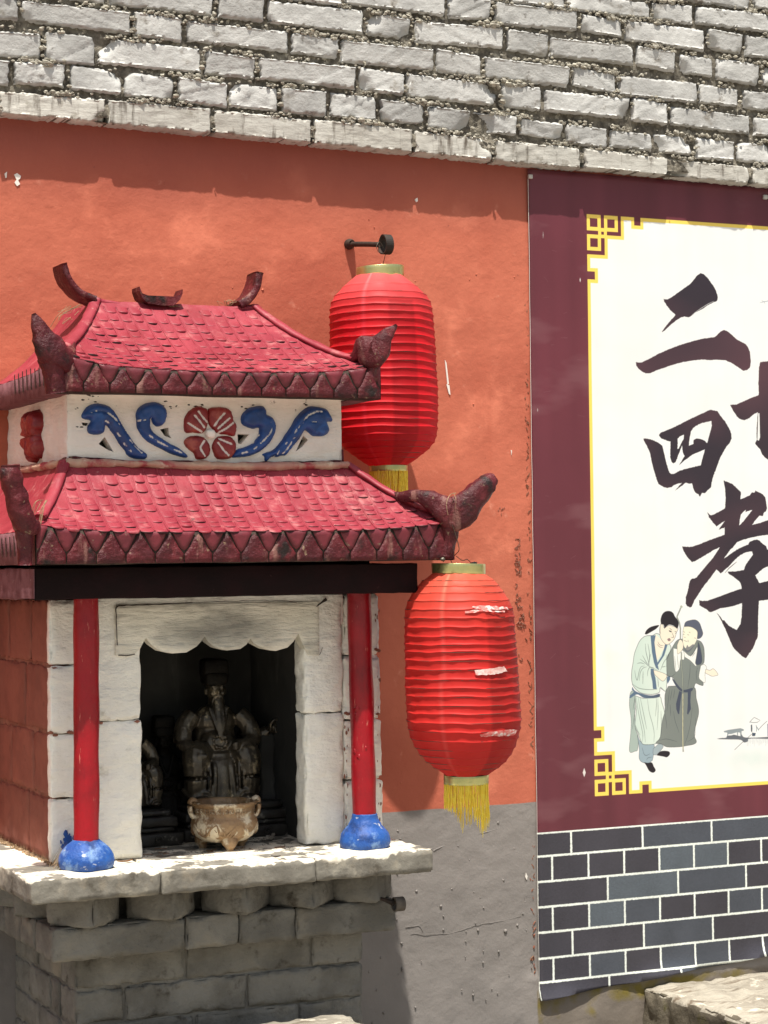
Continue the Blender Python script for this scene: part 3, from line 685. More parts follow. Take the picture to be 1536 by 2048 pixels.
# calligraphy
INK, INK2 = (.030, .022, .030), (.085, .040, .050)
z1, s1 = (1256, 520), 5.486; z2, s2 = (1276, 780), 5.908; z3, s3 = (1346, 960), 8.084; z4, s4 = (1346, 1130), 8.084
def ink(P, rg=1.3): fillT(P, INK, 1, INK2, rg)
ink(Z(z1, s1, (385, 425), (400, 432), (430, 434), (470, 412), (530, 370), (600, 320), (680, 262), (712, 225), (750, 175), (793, 143), (825, 152), (865, 190), (905, 245), (940, 295), (962, 335), (985, 405), (975, 450), (930, 468), (870, 500), (810, 540), (740, 575), (690, 615), (660, 630), (615, 622), (575, 632), (525, 665), (470, 710), (420, 755), (378, 792), (368, 792), (400, 742), (450, 680), (500, 625), (516, 600), (470, 560), (425, 505), (392, 455)))
for a in (((720, 585), (800, 530), (880, 480), (940, 452)), ((830, 530), (890, 500), (940, 470)), ((700, 600), (760, 570), (780, 558))): strokeT(Z(z1, s1, *a), 1.1, WHITE, .8, True)
ink(Z(z1, s1, (82, 1120), (110, 1126), (150, 1122), (230, 1085), (330, 1030), (430, 985), (560, 935), (700, 893), (820, 862), (940, 846), (970, 830), (1010, 785), (1045, 768), (1080, 778), (1130, 815), (1190, 872), (1285, 920), (1318, 965), (1335, 1020), (1346, 1120), (1335, 1180), (1300, 1212), (1262, 1216), (1200, 1175), (1130, 1130), (1060, 1100), (960, 1095), (900, 1100), (800, 1092), (700, 1105), (600, 1122), (520, 1142), (420, 1175), (330, 1205), (250, 1240), (205, 1246), (160, 1230), (115, 1195), (90, 1160)))
ink([Z(z2, s2, (60, 575), (100, 570), (170, 590), (240, 620), (285, 655), (298, 700), (320, 800), (345, 900), (370, 975), (390, 992), (425, 990), (490, 955), (560, 932), (640, 912), (740, 890), (752, 840), (780, 735), (790, 700), (700, 740), (640, 765), (580, 812), (530, 845), (485, 893), (500, 860), (550, 780), (525, 735), (520, 655), (490, 735), (462, 810), (440, 855), (415, 868), (395, 850), (380, 800), (380, 700), (384, 610), (340, 600), (270, 570), (245, 535), (262, 510), (290, 495), (400, 450), (520, 390), (640, 330), (760, 275), (805, 255), (850, 232), (940, 250), (970, 300), (1022, 365), (1065, 435), (1100, 510), (1105, 570), (1080, 632), (1045, 665), (1000, 745), (970, 800), (930, 910), (895, 1000), (870, 1090), (862, 1150), (820, 1185), (790, 1220), (755, 1215), (730, 1262), (710, 1235), (672, 1210), (650, 1160), (638, 1105), (600, 1108), (565, 1095), (500, 1145), (435, 1192), (480, 1135), (520, 1098), (470, 1108), (420, 1125), (395, 1148), (350, 1158), (300, 1148), (240, 1110), (215, 1050), (185, 950), (160, 850), (140, 740), (100, 655), (68, 600)),
     Z(z2, s2, (800, 380), (865, 368), (870, 420), (850, 500), (828, 580), (815, 628), (790, 600), (745, 578), (690, 572), (655, 590), (655, 635), (600, 660), (606, 590), (625, 490), (660, 440), (730, 400)),
     Z(z2, s2, (468, 575), (500, 545), (540, 528), (540, 575), (520, 610), (480, 690), (466, 695), (470, 630))])
# the tall stroke of the half-hidden second character
ink(Z(z2, s2, (1085, 175), (1160, 170), (1230, 140), (1330, 95), (1425, 58), (1418, -60), (1425, -265), (1440, -330), (1600, -350), (1740, -250), (1760, -100), (1755, -40), (1950, -110), (2150, -170), (2230, -120), (2250, 20), (2180, 90), (1950, 120), (1770, 190), (1760, 500), (1740, 780), (1660, 860), (1560, 845), (1500, 800), (1465, 760), (1440, 700), (1400, 660), (1382, 630), (1400, 590), (1398, 500), (1412, 265), (1360, 290), (1310, 335), (1255, 358), (1200, 345), (1165, 310), (1125, 250)))
fillT(Z(z2, s2, (1418, 275), (1432, 275), (1440, 560), (1425, 600), (1408, 590)), WHITE, .9)
ink([Z(z3, s3, (815, 8), (880, 30), (960, 65), (1020, 120), (1098, 195), (1092, 312), (1180, 275), (1240, 245), (1270, 200), (1315, 205), (1330, 170), (1400, 205), (1450, 230), (1490, 280), (1505, 350), (1520, 460), (1500, 512), (1470, 525), (1450, 585), (1400, 578), (1340, 640), (1280, 722), (1380, 700), (1536, 650), (1700, 610), (1850, 640), (1880, 760), (1800, 850), (1640, 880), (1536, 885), (1400, 905), (1250, 935), (1120, 968), (1030, 1010), (980, 1080), (940, 1110), (880, 1190), (825, 1268), (920, 1200), (1030, 1125), (1140, 1070), (1215, 1045), (1235, 1000), (1300, 975), (1350, 962), (1400, 978), (1450, 1030), (1505, 1070), (1525, 1120), (1620, 1180), (1640, 1300), (1560, 1400), (1480, 1420), (1440, 1445), (1340, 1530)),
    ] and [Z(z3, s3, (815, 8), (880, 30), (960, 65), (1020, 120), (1098, 195), (1092, 312), (1180, 275), (1240, 245), (1270, 200), (1315, 205), (1330, 170), (1400, 205), (1450, 230), (1490, 280), (1505, 350), (1520, 460), (1500, 512), (1470, 525), (1450, 585), (1400, 578), (1340, 640), (1280, 722), (1380, 700), (1536, 650), (1700, 610), (1850, 640), (1880, 760), (1800, 850), (1640, 880), (1536, 885), (1400, 905), (1250, 935), (1120, 968), (1030, 1010), (965, 1095), (930, 1120), (880, 1190), (825, 1268), (920, 1200), (1030, 1125), (1140, 1070), (1215, 1045), (1235, 1000), (1300, 975), (1350, 962), (1400, 978), (1450, 1030), (1505, 1070), (1525, 1120), (1600, 1150), (1640, 1300), (1580, 1380), (1480, 1420), (1440, 1445), (1400, 1485), (1330, 1540), (1395, 1665), (1540, 1630), (1700, 1600), (1850, 1640), (1880, 1760), (1780, 1880), (1640, 1930), (1536, 1935), (1390, 1955), (1380, 2100), (1375, 2240), (1370, 2540), (1330, 2620), (1290, 2720), (1240, 2790), (1185, 2870), (1165, 2882), (1110, 2845), (1060, 2800), (1000, 2740), (965, 2700), (930, 2620), (880, 2500), (830, 2380), (785, 2290), (740, 2200), (698, 2140), (750, 2190), (800, 2265), (830, 2270), (890, 2345), (960, 2390), (1028, 2425), (1060, 2370), (1090, 2330), (1100, 2250), (1112, 2080), (1115, 1990), (1000, 2030), (850, 2065), (760, 2075), (680, 2110), (610, 2140), (570, 2125), (545, 2095), (470, 2055), (425, 2025), (420, 1940), (470, 1955), (560, 1950), (700, 1900), (850, 1845), (1000, 1790), (1108, 1755), (1100, 1700), (1080, 1650), (1020, 1600), (960, 1555), (900, 1520), (880, 1480), (1000, 1478), (1140, 1455), (1160, 1400), (1200, 1330), (1250, 1265), (1290, 1205), (1280, 1155), (1220, 1160), (1140, 1185), (1060, 1235), (980, 1310), (900, 1400), (770, 1512), (700, 1445), (640, 1530), (580, 1610), (500, 1710), (420, 1830), (350, 1940), (300, 2050), (275, 2062), (230, 2040), (203, 2000), (205, 1900), (240, 1780), (265, 1640), (300, 1590), (345, 1590), (380, 1570), (430, 1510), (520, 1400), (640, 1260), (755, 1090), (660, 1130), (560, 1190), (460, 1250), (360, 1310), (308, 1330), (240, 1265), (190, 1190), (150, 1110), (143, 1072), (220, 1080), (300, 1078), (420, 1040), (600, 965), (830, 885), (832, 770), (780, 790), (730, 805), (835, 660), (700, 750), (640, 690), (580, 610), (550, 520), (575, 545), (600, 570), (650, 560), (760, 500), (835, 460), (848, 300), (840, 150), (822, 60)),
    Z(z3, s3, (1180, 480), (1130, 520), (1095, 560), (1080, 640), (1070, 735), (1150, 650), (1280, 485), (1210, 500), (1170, 525))])
strokeT(Z(z3, s3, (835, 1505), (900, 1430), (970, 1370), (1030, 1322)), 2.2, INK, 1, True)
# faint bird beside the first character
strokeT(Z(z1, s1, (1440, 472), (1480, 460), (1536, 450), (1600, 440)), 2.0, (.20, .24, .28), .9, True); strokeT(Z(z1, s1, (1462, 445), (1490, 462), (1500, 480)), 1.6, (.25, .28, .32), .8)
# two robed figures in ink and pale colour wash
f1, f2, fs_ = (1250, 1200), (1250, 1370), 7.68
LN = (.045, .055, .06); MINT = (.50, .60, .53); MINT2 = (.64, .70, .62); SKIN = (.74, .66, .53); GREY = (.165, .185, .17); BLUE = (.095, .145, .21); NAVY = (.055, .065, .095); BLK = (.018, .014, .018)
def A(*p): return Z(f1, fs_, *p)
def Bz(*p): return Z(f2, fs_, *p)
def shape(P, c, lw=1.3, c2=None):
    Q = smoothT(P+[P[0]], len(P)*4); fillT(Q, c, 1, c2)
    if lw: strokeT(Q, lw, LN, .85)
shape(Bz((65, 220), (75, 130), (110, 90), (150, 160), (150, 620), (200, 800), (190, 990), (150, 1015), (65, 1018), (85, 740), (90, 520), (65, 330)), (.33, .40, .36), 1.2)
shape(Bz((185, 760), (250, 880), (440, 900), (425, 1130), (400, 1170), (360, 1200), (270, 1190), (215, 1130), (215, 980)), (.27, .35, .39), 1.2)
shape(Bz((430, 980), (520, 905), (585, 935), (560, 990), (480, 1070), (430, 1060)), (.30, .36, .38), 1)
shape(Bz((480, 1080), (540, 1020), (620, 1010), (680, 1025), (685, 1070), (640, 1110), (590, 1100)), BLK, 0)
shape(Bz((290, 1185), (350, 1195), (410, 1190), (440, 1250), (470, 1310), (430, 1348), (370, 1320), (330, 1250)), BLK, 0)
shape(Bz((150, 165), (300, 205), (520, 175), (560, 260), (605, 420), (600, 520), (560, 650), (540, 800), (470, 900), (300, 915), (250, 880), (200, 750), (150, 620), (170, 400)), MINT2, 1.5, MINT)
for p in (((170, 190), (200, 400), (240, 600), (270, 760), (265, 870)), ((200, 195), (240, 450), (290, 680), (310, 880)), ((230, 195), (290, 480), (330, 680)), ((340, 210), (370, 420), (420, 600), (445, 740), (440, 880)), ((475, 195), (480, 300), (465, 480)), ((500, 200), (505, 420), (490, 690)), ((150, 180), (120, 380)), ((165, 300), (140, 480), (110, 680)), ((150, 600), (190, 700), (230, 770)), ((550, 400), (555, 640), (540, 790)), ((260, 960), (290, 1060), (330, 1080), (380, 1055)), ((330, 1150), (350, 1120), (410, 1105))):
    strokeT(smoothT(Bz(*p)), 1.4, LN, .8, True)
# left figure torso and sleeve
shape(A((110, 1300), (95, 1200), (100, 1080), (120, 960), (140, 830), (180, 720), (230, 620), (310, 555), (420, 545), (510, 520), (690, 690), (690, 790), (640, 900), (640, 1200), (620, 1400), (540, 1340), (520, 1420), (400, 1450), (250, 1430), (160, 1370)), MINT2, 1.6, MINT)
fillT(smoothT(A((470, 530), (590, 650), (630, 700), (560, 800), (490, 920), (460, 800), (450, 640))), SKIN)
fillT(A((390, 550), (470, 540), (450, 650), (470, 820), (495, 960), (560, 860), (600, 730), (610, 680), (650, 690), (600, 850), (500, 1000), (520, 1080), (470, 1040), (440, 960), (410, 800)), BLUE)
fillT(A((390, 1050), (440, 1060), (440, 1120), (465, 1200), (485, 1370), (425, 1365), (415, 1250), (390, 1140)), BLUE)
fillT(A((645, 1175), (690, 1170), (690, 1220), (650, 1290), (640, 1240)), BLUE)
shape(A((435, 1075), (520, 1100), (600, 1130), (640, 1165), (600, 1235), (560, 1240), (500, 1190), (450, 1140)), SKIN, 1.1)
for p in (((310, 670), (320, 800), (350, 920), (370, 1010)), ((350, 670), (375, 850), (360, 1000)), ((225, 905), (300, 960), (370, 1020), (500, 1080)), ((180, 975), (240, 965), (300, 985)), ((265, 850), (320, 950), (350, 990)), ((390, 830), (370, 920), (355, 1000)), ((145, 1080), (160, 1180), (185, 1230), (210, 1110), (240, 1030), (300, 1010)), ((215, 1240), (230, 1120), (270, 1050), (330, 1025)), ((270, 1290), (272, 1180), (275, 1090)), ((340, 1170), (350, 1080), (380, 1035), (440, 1040)), ((110, 1290), (200, 1350), (290, 1370), (400, 1375), (490, 1370)), ((540, 1080), (590, 960), (630, 900)), ((630, 840), (640, 1000)), ((560, 1030), (620, 1020)), ((500, 1200), (510, 1340)), ((530, 1350), (600, 1390)), ((500, 640), (530, 690), (590, 700)), ((490, 680), (530, 720), (580, 730))):
    strokeT(smoothT(A(*p)), 1.5, LN, .85, True)
fillT(smoothT(A((105, 1330), (160, 1400), (300, 1450), (420, 1465), (525, 1440), (520, 1490), (400, 1510), (280, 1500), (180, 1450), (75, 1510), (70, 1470), (130, 1410), (100, 1380))), NAVY, 1, BLUE)
# head of left figure
shape(A((300, 520), (330, 460), (400, 410), (520, 385), (480, 440), (400, 490), (330, 528)), BLK, 0)
shape(A((545, 370), (580, 380), (600, 430), (680, 390), (780, 420), (815, 440), (790, 500), (760, 590), (710, 650), (640, 685), (580, 640), (540, 560), (530, 460)), SKIN, 1.3)
shape(A((550, 370), (545, 300), (570, 220), (620, 175), (690, 170), (740, 200), (765, 250), (810, 310), (825, 370), (800, 440), (750, 400), (680, 380), (630, 410), (605, 440), (590, 380)), BLK, 0)
for p in (((680, 430), (720, 465)), ((670, 465), (700, 480), (720, 495)), ((760, 480), (790, 490)), ((720, 500), (745, 570), (700, 575)), ((650, 600), (680, 590), (695, 610)), ((540, 400), (535, 470), (545, 520)), ((770, 520), (785, 500))): strokeT(smoothT(A(*p)), 1.7, LN, .9, True)
fillT(smoothT(A((645, 600), (675, 592), (700, 605), (690, 630), (660, 632))), (.26, .17, .17)); fillT(smoothT(A((670, 465), (705, 475), (715, 495), (680, 488))), LN)
# right figure: grey robe
shape(Bz((660, 20), (1040, 20), (1090, 200), (1130, 400), (1100, 560), (1070, 680), (1065, 790), (1095, 870), (1050, 910), (950, 930), (820, 950), (640, 950), (560, 905), (470, 890), (540, 800), (570, 550), (610, 400), (610, 150)), GREY, 1.5, (.22, .24, .22))
shape(A((640, 1160), (640, 900), (700, 780), (740, 700), (800, 620), (880, 600), (1120, 620), (1190, 680), (1215, 780), (1210, 960), (1150, 1030), (1200, 1290), (1150, 1305), (1080, 1280), (1040, 1360), (900, 1400), (790, 1330), (740, 1200)), GREY, 1.5, (.20, .23, .21))
shape(A((890, 770), (1010, 860), (1110, 720), (1085, 930), (1090, 1020), (1000, 930), (900, 860)), (.72, .72, .66), 1.1)
shape(A((740, 740), (850, 760), (900, 790), (905, 915), (850, 920), (830, 1060), (770, 1095), (745, 900)), (.72, .73, .68), 1.1)
shape(A((1160, 1010), (1210, 990), (1250, 1040), (1225, 1120), (1225, 1265), (1170, 1240), (1130, 1180)), (.72, .73, .68), 1.1)
shape(A((1235, 1060), (1300, 1080), (1350, 1055), (1400, 1100), (1425, 1150), (1380, 1165), (1330, 1170), (1270, 1140), (1230, 1120)), SKIN, 1.1)
shape(A((1120, 640), (1150, 720), (1180, 900), (1160, 980), (1090, 990), (1080, 940), (1110, 820)), NAVY, 1.1)
shape(A((905, 410), (1000, 405), (1080, 450), (1110, 490), (1110, 570), (1090, 640), (1040, 720), (960, 780), (900, 720), (885, 640), (888, 540), (890, 470)), (.74, .70, .55), 1.2)
shape(A((905, 405), (930, 340), (1000, 312), (1080, 305), (1140, 350), (1175, 440), (1195, 520), (1160, 580), (1110, 590), (1115, 490), (1070, 440), (1000, 410)), (.085, .095, .13), 1.2)
fillT(smoothT(A((895, 690), (930, 740), (955, 690), (980, 720), (1040, 680), (1060, 700), (1010, 770), (960, 805), (915, 780))), (.10, .11, .13), .85)
for p in (((895, 480), (920, 500)), ((890, 525), (915, 530)), ((955, 530), (985, 540)), ((980, 490), (1005, 505)), ((905, 570), (930, 575)), ((900, 620), (960, 640)), ((965, 610), (975, 650)), ((1060, 580), (1090, 590)), ((1000, 870), (1060, 790), (1100, 700)), ((1030, 870), (1080, 800)), ((1000, 960), (990, 1150), (960, 1350)), ((860, 950), (870, 1080), (885, 1180)), ((760, 860), (770, 980), (780, 1080)), ((800, 840), (810, 960), (820, 1050)), ((1110, 1040), (1090, 1130), (1100, 1240)), ((680, 800), (650, 900)), ((770, 1130), (700, 1180), (640, 1160))): strokeT(smoothT(A(*p)), 1.4, LN, .85, True)
shape(A((800, 690), (830, 620), (860, 610), (890, 660), (890, 740), (860, 790), (805, 830), (800, 750)), SKIN, 1.1)
fillT(smoothT(A((720, 1190), (760, 1240), (830, 1330), (900, 1380), (1030, 1350), (1020, 1400), (920, 1420), (840, 1390), (770, 1310), (725, 1230))), NAVY)
fillT(Bz((830, 90), (870, 110), (850, 250), (830, 450), (810, 440), (785, 370), (780, 290)), NAVY); fillT(Bz((960, 110), (1010, 90), (1000, 250), (1010, 370), (965, 455), (950, 440), (960, 290)), NAVY)
for p in (((680, 60), (660, 250), (640, 400)), ((720, 60), (690, 240)), ((760, 60), (740, 200)), ((610, 430), (630, 560), (640, 670)), ((740, 400), (770, 560), (830, 730)), ((1030, 350), (1000, 600), (960, 780), (915, 910)), ((1080, 500), (1075, 690), (1060, 800), (960, 870)), ((520, 850), (640, 830), (800, 870)), ((690, 300), (700, 480))): strokeT(smoothT(Bz(*p)), 1.4, LN, .75, True)
# staff
STF = (.55, .52, .34)
for P_ in (A((865, 95), (840, 160), (795, 260)), A((795, 260), (835, 350), (850, 440), (850, 600)), A((865, 800), (862, 1000), (880, 1160), (885, 1420)) , Bz((885, 130), (885, 430), (885, 740), (890, 1010))):
    strokeT(P_, 4.0, LN, .9); strokeT(P_, 2.2, STF if P_[0][1] < toT(1300, 1330)[1] else (.30, .32, .26), 1)
fillT(smoothT(A((845, 95), (865, 82), (885, 105), (865, 125), (848, 115))), (.35, .38, .30)); fillT(Bz((880, 985), (900, 985), (905, 1025), (880, 1028)), (.3, .3, .26))
# boatman
bt, sb = (1420, 1420), 13.24
def Bt(*p): return Z(bt, sb, *p)
fillT(smoothT(Bt((170, 760), (300, 740), (420, 730), (450, 680), (560, 670), (640, 655), (800, 690), (830, 640), (880, 710), (1000, 730), (1300, 725), (1700, 700), (2300, 690), (2400, 740), (1900, 770), (1500, 765), (1050, 760), (1000, 830), (900, 860), (800, 790), (500, 780), (250, 775))), (.06, .07, .09), .92)
fillT(Bt((355, 560), (480, 525), (800, 480), (890, 510), (890, 550), (830, 560), (835, 700), (800, 700), (795, 600), (740, 590), (735, 680), (715, 680), (710, 590), (560, 635), (480, 640), (470, 700), (450, 700), (450, 600), (370, 590)), (.14, .18, .20), .85)
for i in range(70):
    x = 980+i*18; strokeT(Bt((x, 765), (x+nr.randint(-12, 12), 830+nr.randint(0, 150))), 1.4, (.16, .22, .26), .55, True)
for p in (((1040, 330), (1100, 260), (1165, 195), (1240, 230), (1325, 275), (1250, 325), (1160, 335), (1060, 320)), ((645, 1055), (860, 850), (1100, 640)), ((1270, 530), (1380, 410), (1510, 290))): strokeT(Bt(*p), 1.5, (.09, .10, .11), .95)
fillT(Bt((1075, 400), (1110, 380), (1120, 500), (1110, 600), (1080, 560)), (.08, .09, .11)); fillT(Bt((1110, 600), (1210, 610), (1190, 690), (1110, 690)), (.05, .07, .10)); strokeT(Bt((1215, 400), (1230, 480), (1225, 570)), 1.6, (.12, .14, .16)); strokeT(Bt((1230, 440), (1290, 540)), 2, (.14, .2, .22))
fillT(Bt((1510, 360), (1700, 380), (1720, 700), (1515, 700)), (.22, .22, .30), .9)
# printed brick pattern along the foot
ZBR = UN(1069, 1666, y=YP).z
zt = [UN(u, v, y=YP).z for u, v in ((1069, 1714), (1069, 1765), (1069, 1816), (1069, 1867), (1069, 1919), (1069, 1967))]
JT = (.72, .76, .70); jw = .0056
fillT([wT(PX0-1, PZ0-1), wT(PX1+1, PZ0-1), wT(PX1+1, ZBR), wT(PX0-1, ZBR)], JT)
rows = [(ZBR-.0015, zt[0], 0), (zt[0], zt[1], 1), (zt[1], zt[2], 2), (zt[2], zt[3], 3), (zt[3], zt[4], 0), (zt[4], zt[5], 1), (zt[5], zt[5]-.062, 2), (zt[5]-.062, zt[5]-.12, 3)]
DK, MD, LT = (.042, .040, .050), (.056, .063, .078), (.080, .095, .112)
xa = UN(1142, 1690, y=YP).x; xb = UN(1104, 1740, y=YP).x
rb = random.Random(8)
tones = {(0, 0): DK, (0, 1): DK, (0, 2): MD, (0, 3): MD, (1, 0): DK, (1, 1): DK, (1, 2): DK, (1, 3): DK, (1, 4): LT, (1, 5): LT, (1, 6): DK, (2, 0): DK, (2, 1): LT, (2, 2): MD, (2, 3): DK, (3, 0): DK, (3, 1): DK, (3, 2): LT, (3, 3): MD, (3, 4): DK, (3, 5): DK, (3, 6): MD, (4, 0): DK, (4, 1): DK, (4, 2): MD, (4, 3): DK, (5, 0): DK, (5, 1): DK, (5, 2): MD, (5, 3): DK, (5, 4): MD, (5, 5): MD, (5, 6): DK, (6, 0): DK, (6, 1): DK, (6, 2): MD}
LONG = UN(1285, 1690, y=YP).x-xa
for ri, (zt_, zb_, ty) in enumerate(rows):
    if ty == 0: J = [xa+LONG*i for i in range(-1, 14)]
    elif ty == 2: J = [xa-LONG*.5+.003+LONG*i for i in range(0, 14)]; J = [J[0]-.001]+J
    else: J = [xb+LONG*.5*i for i in range(-1, 26)]
    if ty == 2: J = [PX0-.0005, xa+LONG*.5]+[xa+LONG*(.5+i) for i in range(1, 14)]
    for k in range(len(J)-1):
        x0, x1 = J[k]+jw/2, J[k+1]-jw/2; c = tones.get((ri, k), rb.choice((DK, DK, MD, LT)))
        fillT([wT(x0, zb_+jw/2), wT(x1, zb_+jw/2), wT(x1, zt_-jw/2), wT(x0, zt_-jw/2)], c, 1, tuple(q*1.25 for q in c), 1.1)
bm_ = (yy/RES+PZ0 < ZBR).astype(np.float32)[..., None]
spk = nr.rand(TH, TW).astype(np.float32); spk = (spk+np.roll(spk, 1, 1)+np.roll(spk, 2, 1))/3
IMG *= 1+bm_*(.55*(spk[..., None]-.5)+.3*(smooth_noise(30, 30, 3)[..., None]-.5))
# scuffs on the purple border
for (u, v, du, dv, a) in ((1160, 560, 1, 5, .9), (1166, 1150, 2, 7, 0), (1168, 1545, 3, 9, .9), (1086, 470, .6, 8, .5), (1075, 820, 1, 4, .4)):
    if a: fillT([toT(u-du, v), toT(u, v-dv), toT(u+du, v), toT(u, v+dv)], (.7, .66, .62), a)
for i in range(26):
    u, v = rb.uniform(1080, 1170), rb.uniform(380, 1640); l = rb.uniform(4, 16); a = rb.uniform(-.9, .9)
    strokeT([toT(u, v), toT(u+l*math.cos(a), v+l*math.sin(a))], .9, (.34, .20, .21), .35, True)
IMG = np.clip(IMG, 0, 1)
img = bpy.data.images.new('banner_print', TW, TH, float_buffer=True, is_data=False); img.colorspace_settings.name = 'Non-Color'
buf = np.ones((TH, TW, 4), np.float32); buf[..., :3] = IMG
img.pixels.foreach_set(buf.ravel()); img.update(); img.pack()
bm = mat('banner_print', (.5, .5, .5), rough=.42, bump=.12, bscale=14, bdist=.004, spec=.35, bump2=(3, 2))
t = bm.node_tree; ti = node(t, 'ShaderNodeTexImage'); ti.image = img; ti.interpolation = 'Linear'; ti.extension = 'EXTEND'
tcu = node(t, 'ShaderNodeUVMap'); t.links.new(tcu.outputs[0], ti.inputs[0]); t.links.new(ti.outputs[0], t.nodes['Principled BSDF'].inputs['Base Color'])
banner = thing('wall_banner', 'tall printed vinyl banner with calligraphy, two robed figures and a brick pattern foot', 'banner', (2.63, 0, .46))
xs = [PX0+(PX1-PX0)*i/130 for i in range(131)]; zs = [PZ0+(PZ1-PZ0)*k/150 for k in range(151)]
def hem(x):   # the bottom hem climbs to the right, loose and slightly curled
    return max(.470+max(0, (x-2.645))*.07, PZ0)+.0015*math.sin(x*23) if x < 3.35 else .52
def warp(x, z):
    y = YP-.0012*N3((x, 0, z), 3.2, 6)-.0006*N3((x, 0, z), 11, 2)
    dz = z-hem(x)
    if dz < .05: y -= (.05-dz)**2*3.2*(1+.8*math.sin(x*19+1))
    if x < PX0+.01: y += .002
    return y
vs = []; uv = []
for z in zs:
    for x in xs:
        zz = max(z, hem(x)); vs.append((x, warp(x, zz), zz)); uv.append(((x-PX0)/(PX1-PX0), (zz-PZ0)/(PZ1-PZ0)))
n = len(xs); mb = MB()
fs = [(k*n+i, k*n+i+1, (k+1)*n+i+1, (k+1)*n+i) for k in range(len(zs)-1) for i in range(n-1) if max(zs[k+1], 0) > min(hem(xs[i]), hem(xs[i+1]))]
mb.add(vs, fs); bo = mb.build('printed_sheet', bm, banner, smooth=True)
ul = bo.data.uv_layers.new(name='UVMap')
for lp in bo.data.loops: ul.data[lp.index].uv = uv[lp.vertex_index]
sm = bo.modifiers.new('sheet', 'SOLIDIFY'); sm.thickness = .0008; sm.offset = 1
# frayed white thread down the left edge and two metal clips
mb = MB(); P = curve_pts([(PX0-.0005+.0012*N3((0, 0, z*3), 5, 2), YP-.001, z) for z in [.475+i*.1 for i in range(22)]], 80)
sweep(mb, P, [(.0006, .0006)]*len(P), n=5, up=Vector((0, 1, 0))); mb.build('edge_thread', M['chip_white'], banner)
for u, v in ((1060, 353), (1530, 394)):
    p = UN(u, v, y=-.012); mb = MB(); block(mb, p.x-.006, p.x+.006, -.017, -.009, p.z-.006, p.z+.005, r=.002, step=.005, amp=.0006, seed=u); mb.build('clip', M['clip'], banner, smooth=True)

# ================================================================== SHRINE
SX = 1.59
shrine = thing('wayside_shrine', 'small brick shrine with two tiers of red tiled roof, white niche front and red columns', 'shrine', (SX, -.24, 0))
def bpart(name, m, parent, x0, x1, y0, y1, z0, z1, smooth=True, **k):
    mb = MB(); block(mb, x0, x1, y0, y1, z0, z1, **k)
    return mb.build(name, m, parent, org=((x0+x1)/2, (y0+y1)/2, (z0+z1)/2), smooth=smooth)
sd = 100
# ---- brick base: courses with staggered joints; front row plus left side row
def course(z0, z1, fx, y0, joints_front, joints_side, x0, x1, m, dpt=.11, **k):
    global sd
    J = [x0]+joints_front+[x1]
    for a, b in zip(J[:-1], J[1:]):
        sd += 1; dy = rnd.uniform(-.003, .003)
        bpart('brick', m, shrine, a+.0022, b-.0022, y0+dy, y0+dpt, z0+.002, z1-.002, r=.004, step=.009, amp=.0015, seed=sd, chip=.008, **k)
    J = [y0+dpt+.002]+joints_side+[-.004]
    for a, b in zip(J[:-1], J[1:]):
        sd += 1
        bpart('brick', m, shrine, x0+rnd.uniform(-.001, .003), x0+.10, a+.0022, b-.0022, z0+.002, z1-.002, r=.005, step=.014, amp=.0018, seed=sd, chip=.006, **k)
    bpart('brick', m, shrine, x1-.10, x1-.001, y0+dpt+.002, -.004, z0+.002, z1-.002, r=.005, step=.03, amp=.0018, seed=sd+5)
ztop = .786
zc = [ztop, .712, .637, .572, .505, .44, .375]
jf = [[1.51, 1.80], [1.375, 1.65], [1.53, 1.77], [1.42, 1.70], [1.50, 1.79], [1.40, 1.68]]
js = [[-.20], [-.30, -.13], [-.21], [-.28, -.10], [-.2], [-.3, -.14]]
for i in range(6): course(zc[i+1], zc[i], 0, -.48, jf[i], js[i], 1.267, 1.924, M['cement'])
bpart('plinth_core', M['cement'], shrine, 1.272, 1.918, -.474, -.006, 0.0, .80, r=.003, step=.05, amp=.001, seed=3)
# dark slot in the second course
# ---- projecting string course
for a, b in ((1.199, 1.485), (1.487, 1.605), (1.607, 1.735), (1.737, 1.975)):
    sd += 1; bpart('brick', M['cement'], shrine, a+.001, b-.001, -.55+rnd.uniform(-.002, .002), -.42, .788, .856, r=.004, step=.010, amp=.0011, seed=sd, chip=.006)
for a, b in ((-.418, -.30), (-.298, -.175), (-.173, -.004)):
    sd += 1; bpart('brick', M['cement'], shrine, 1.200, 1.31, a+.001, b-.001, .788, .856, r=.006, step=.014, amp=.0018, seed=sd, chip=.006)
bpart('brick', M['cement'], shrine, 1.86, 1.972, -.418, -.005, .789, .855, r=.006, step=.03, amp=.0015, seed=sd+1)
bpart('course_core', M['cement'], shrine, 1.215, 1.96, -.53, -.006, .80, .848, r=.003, step=.05, seed=4)
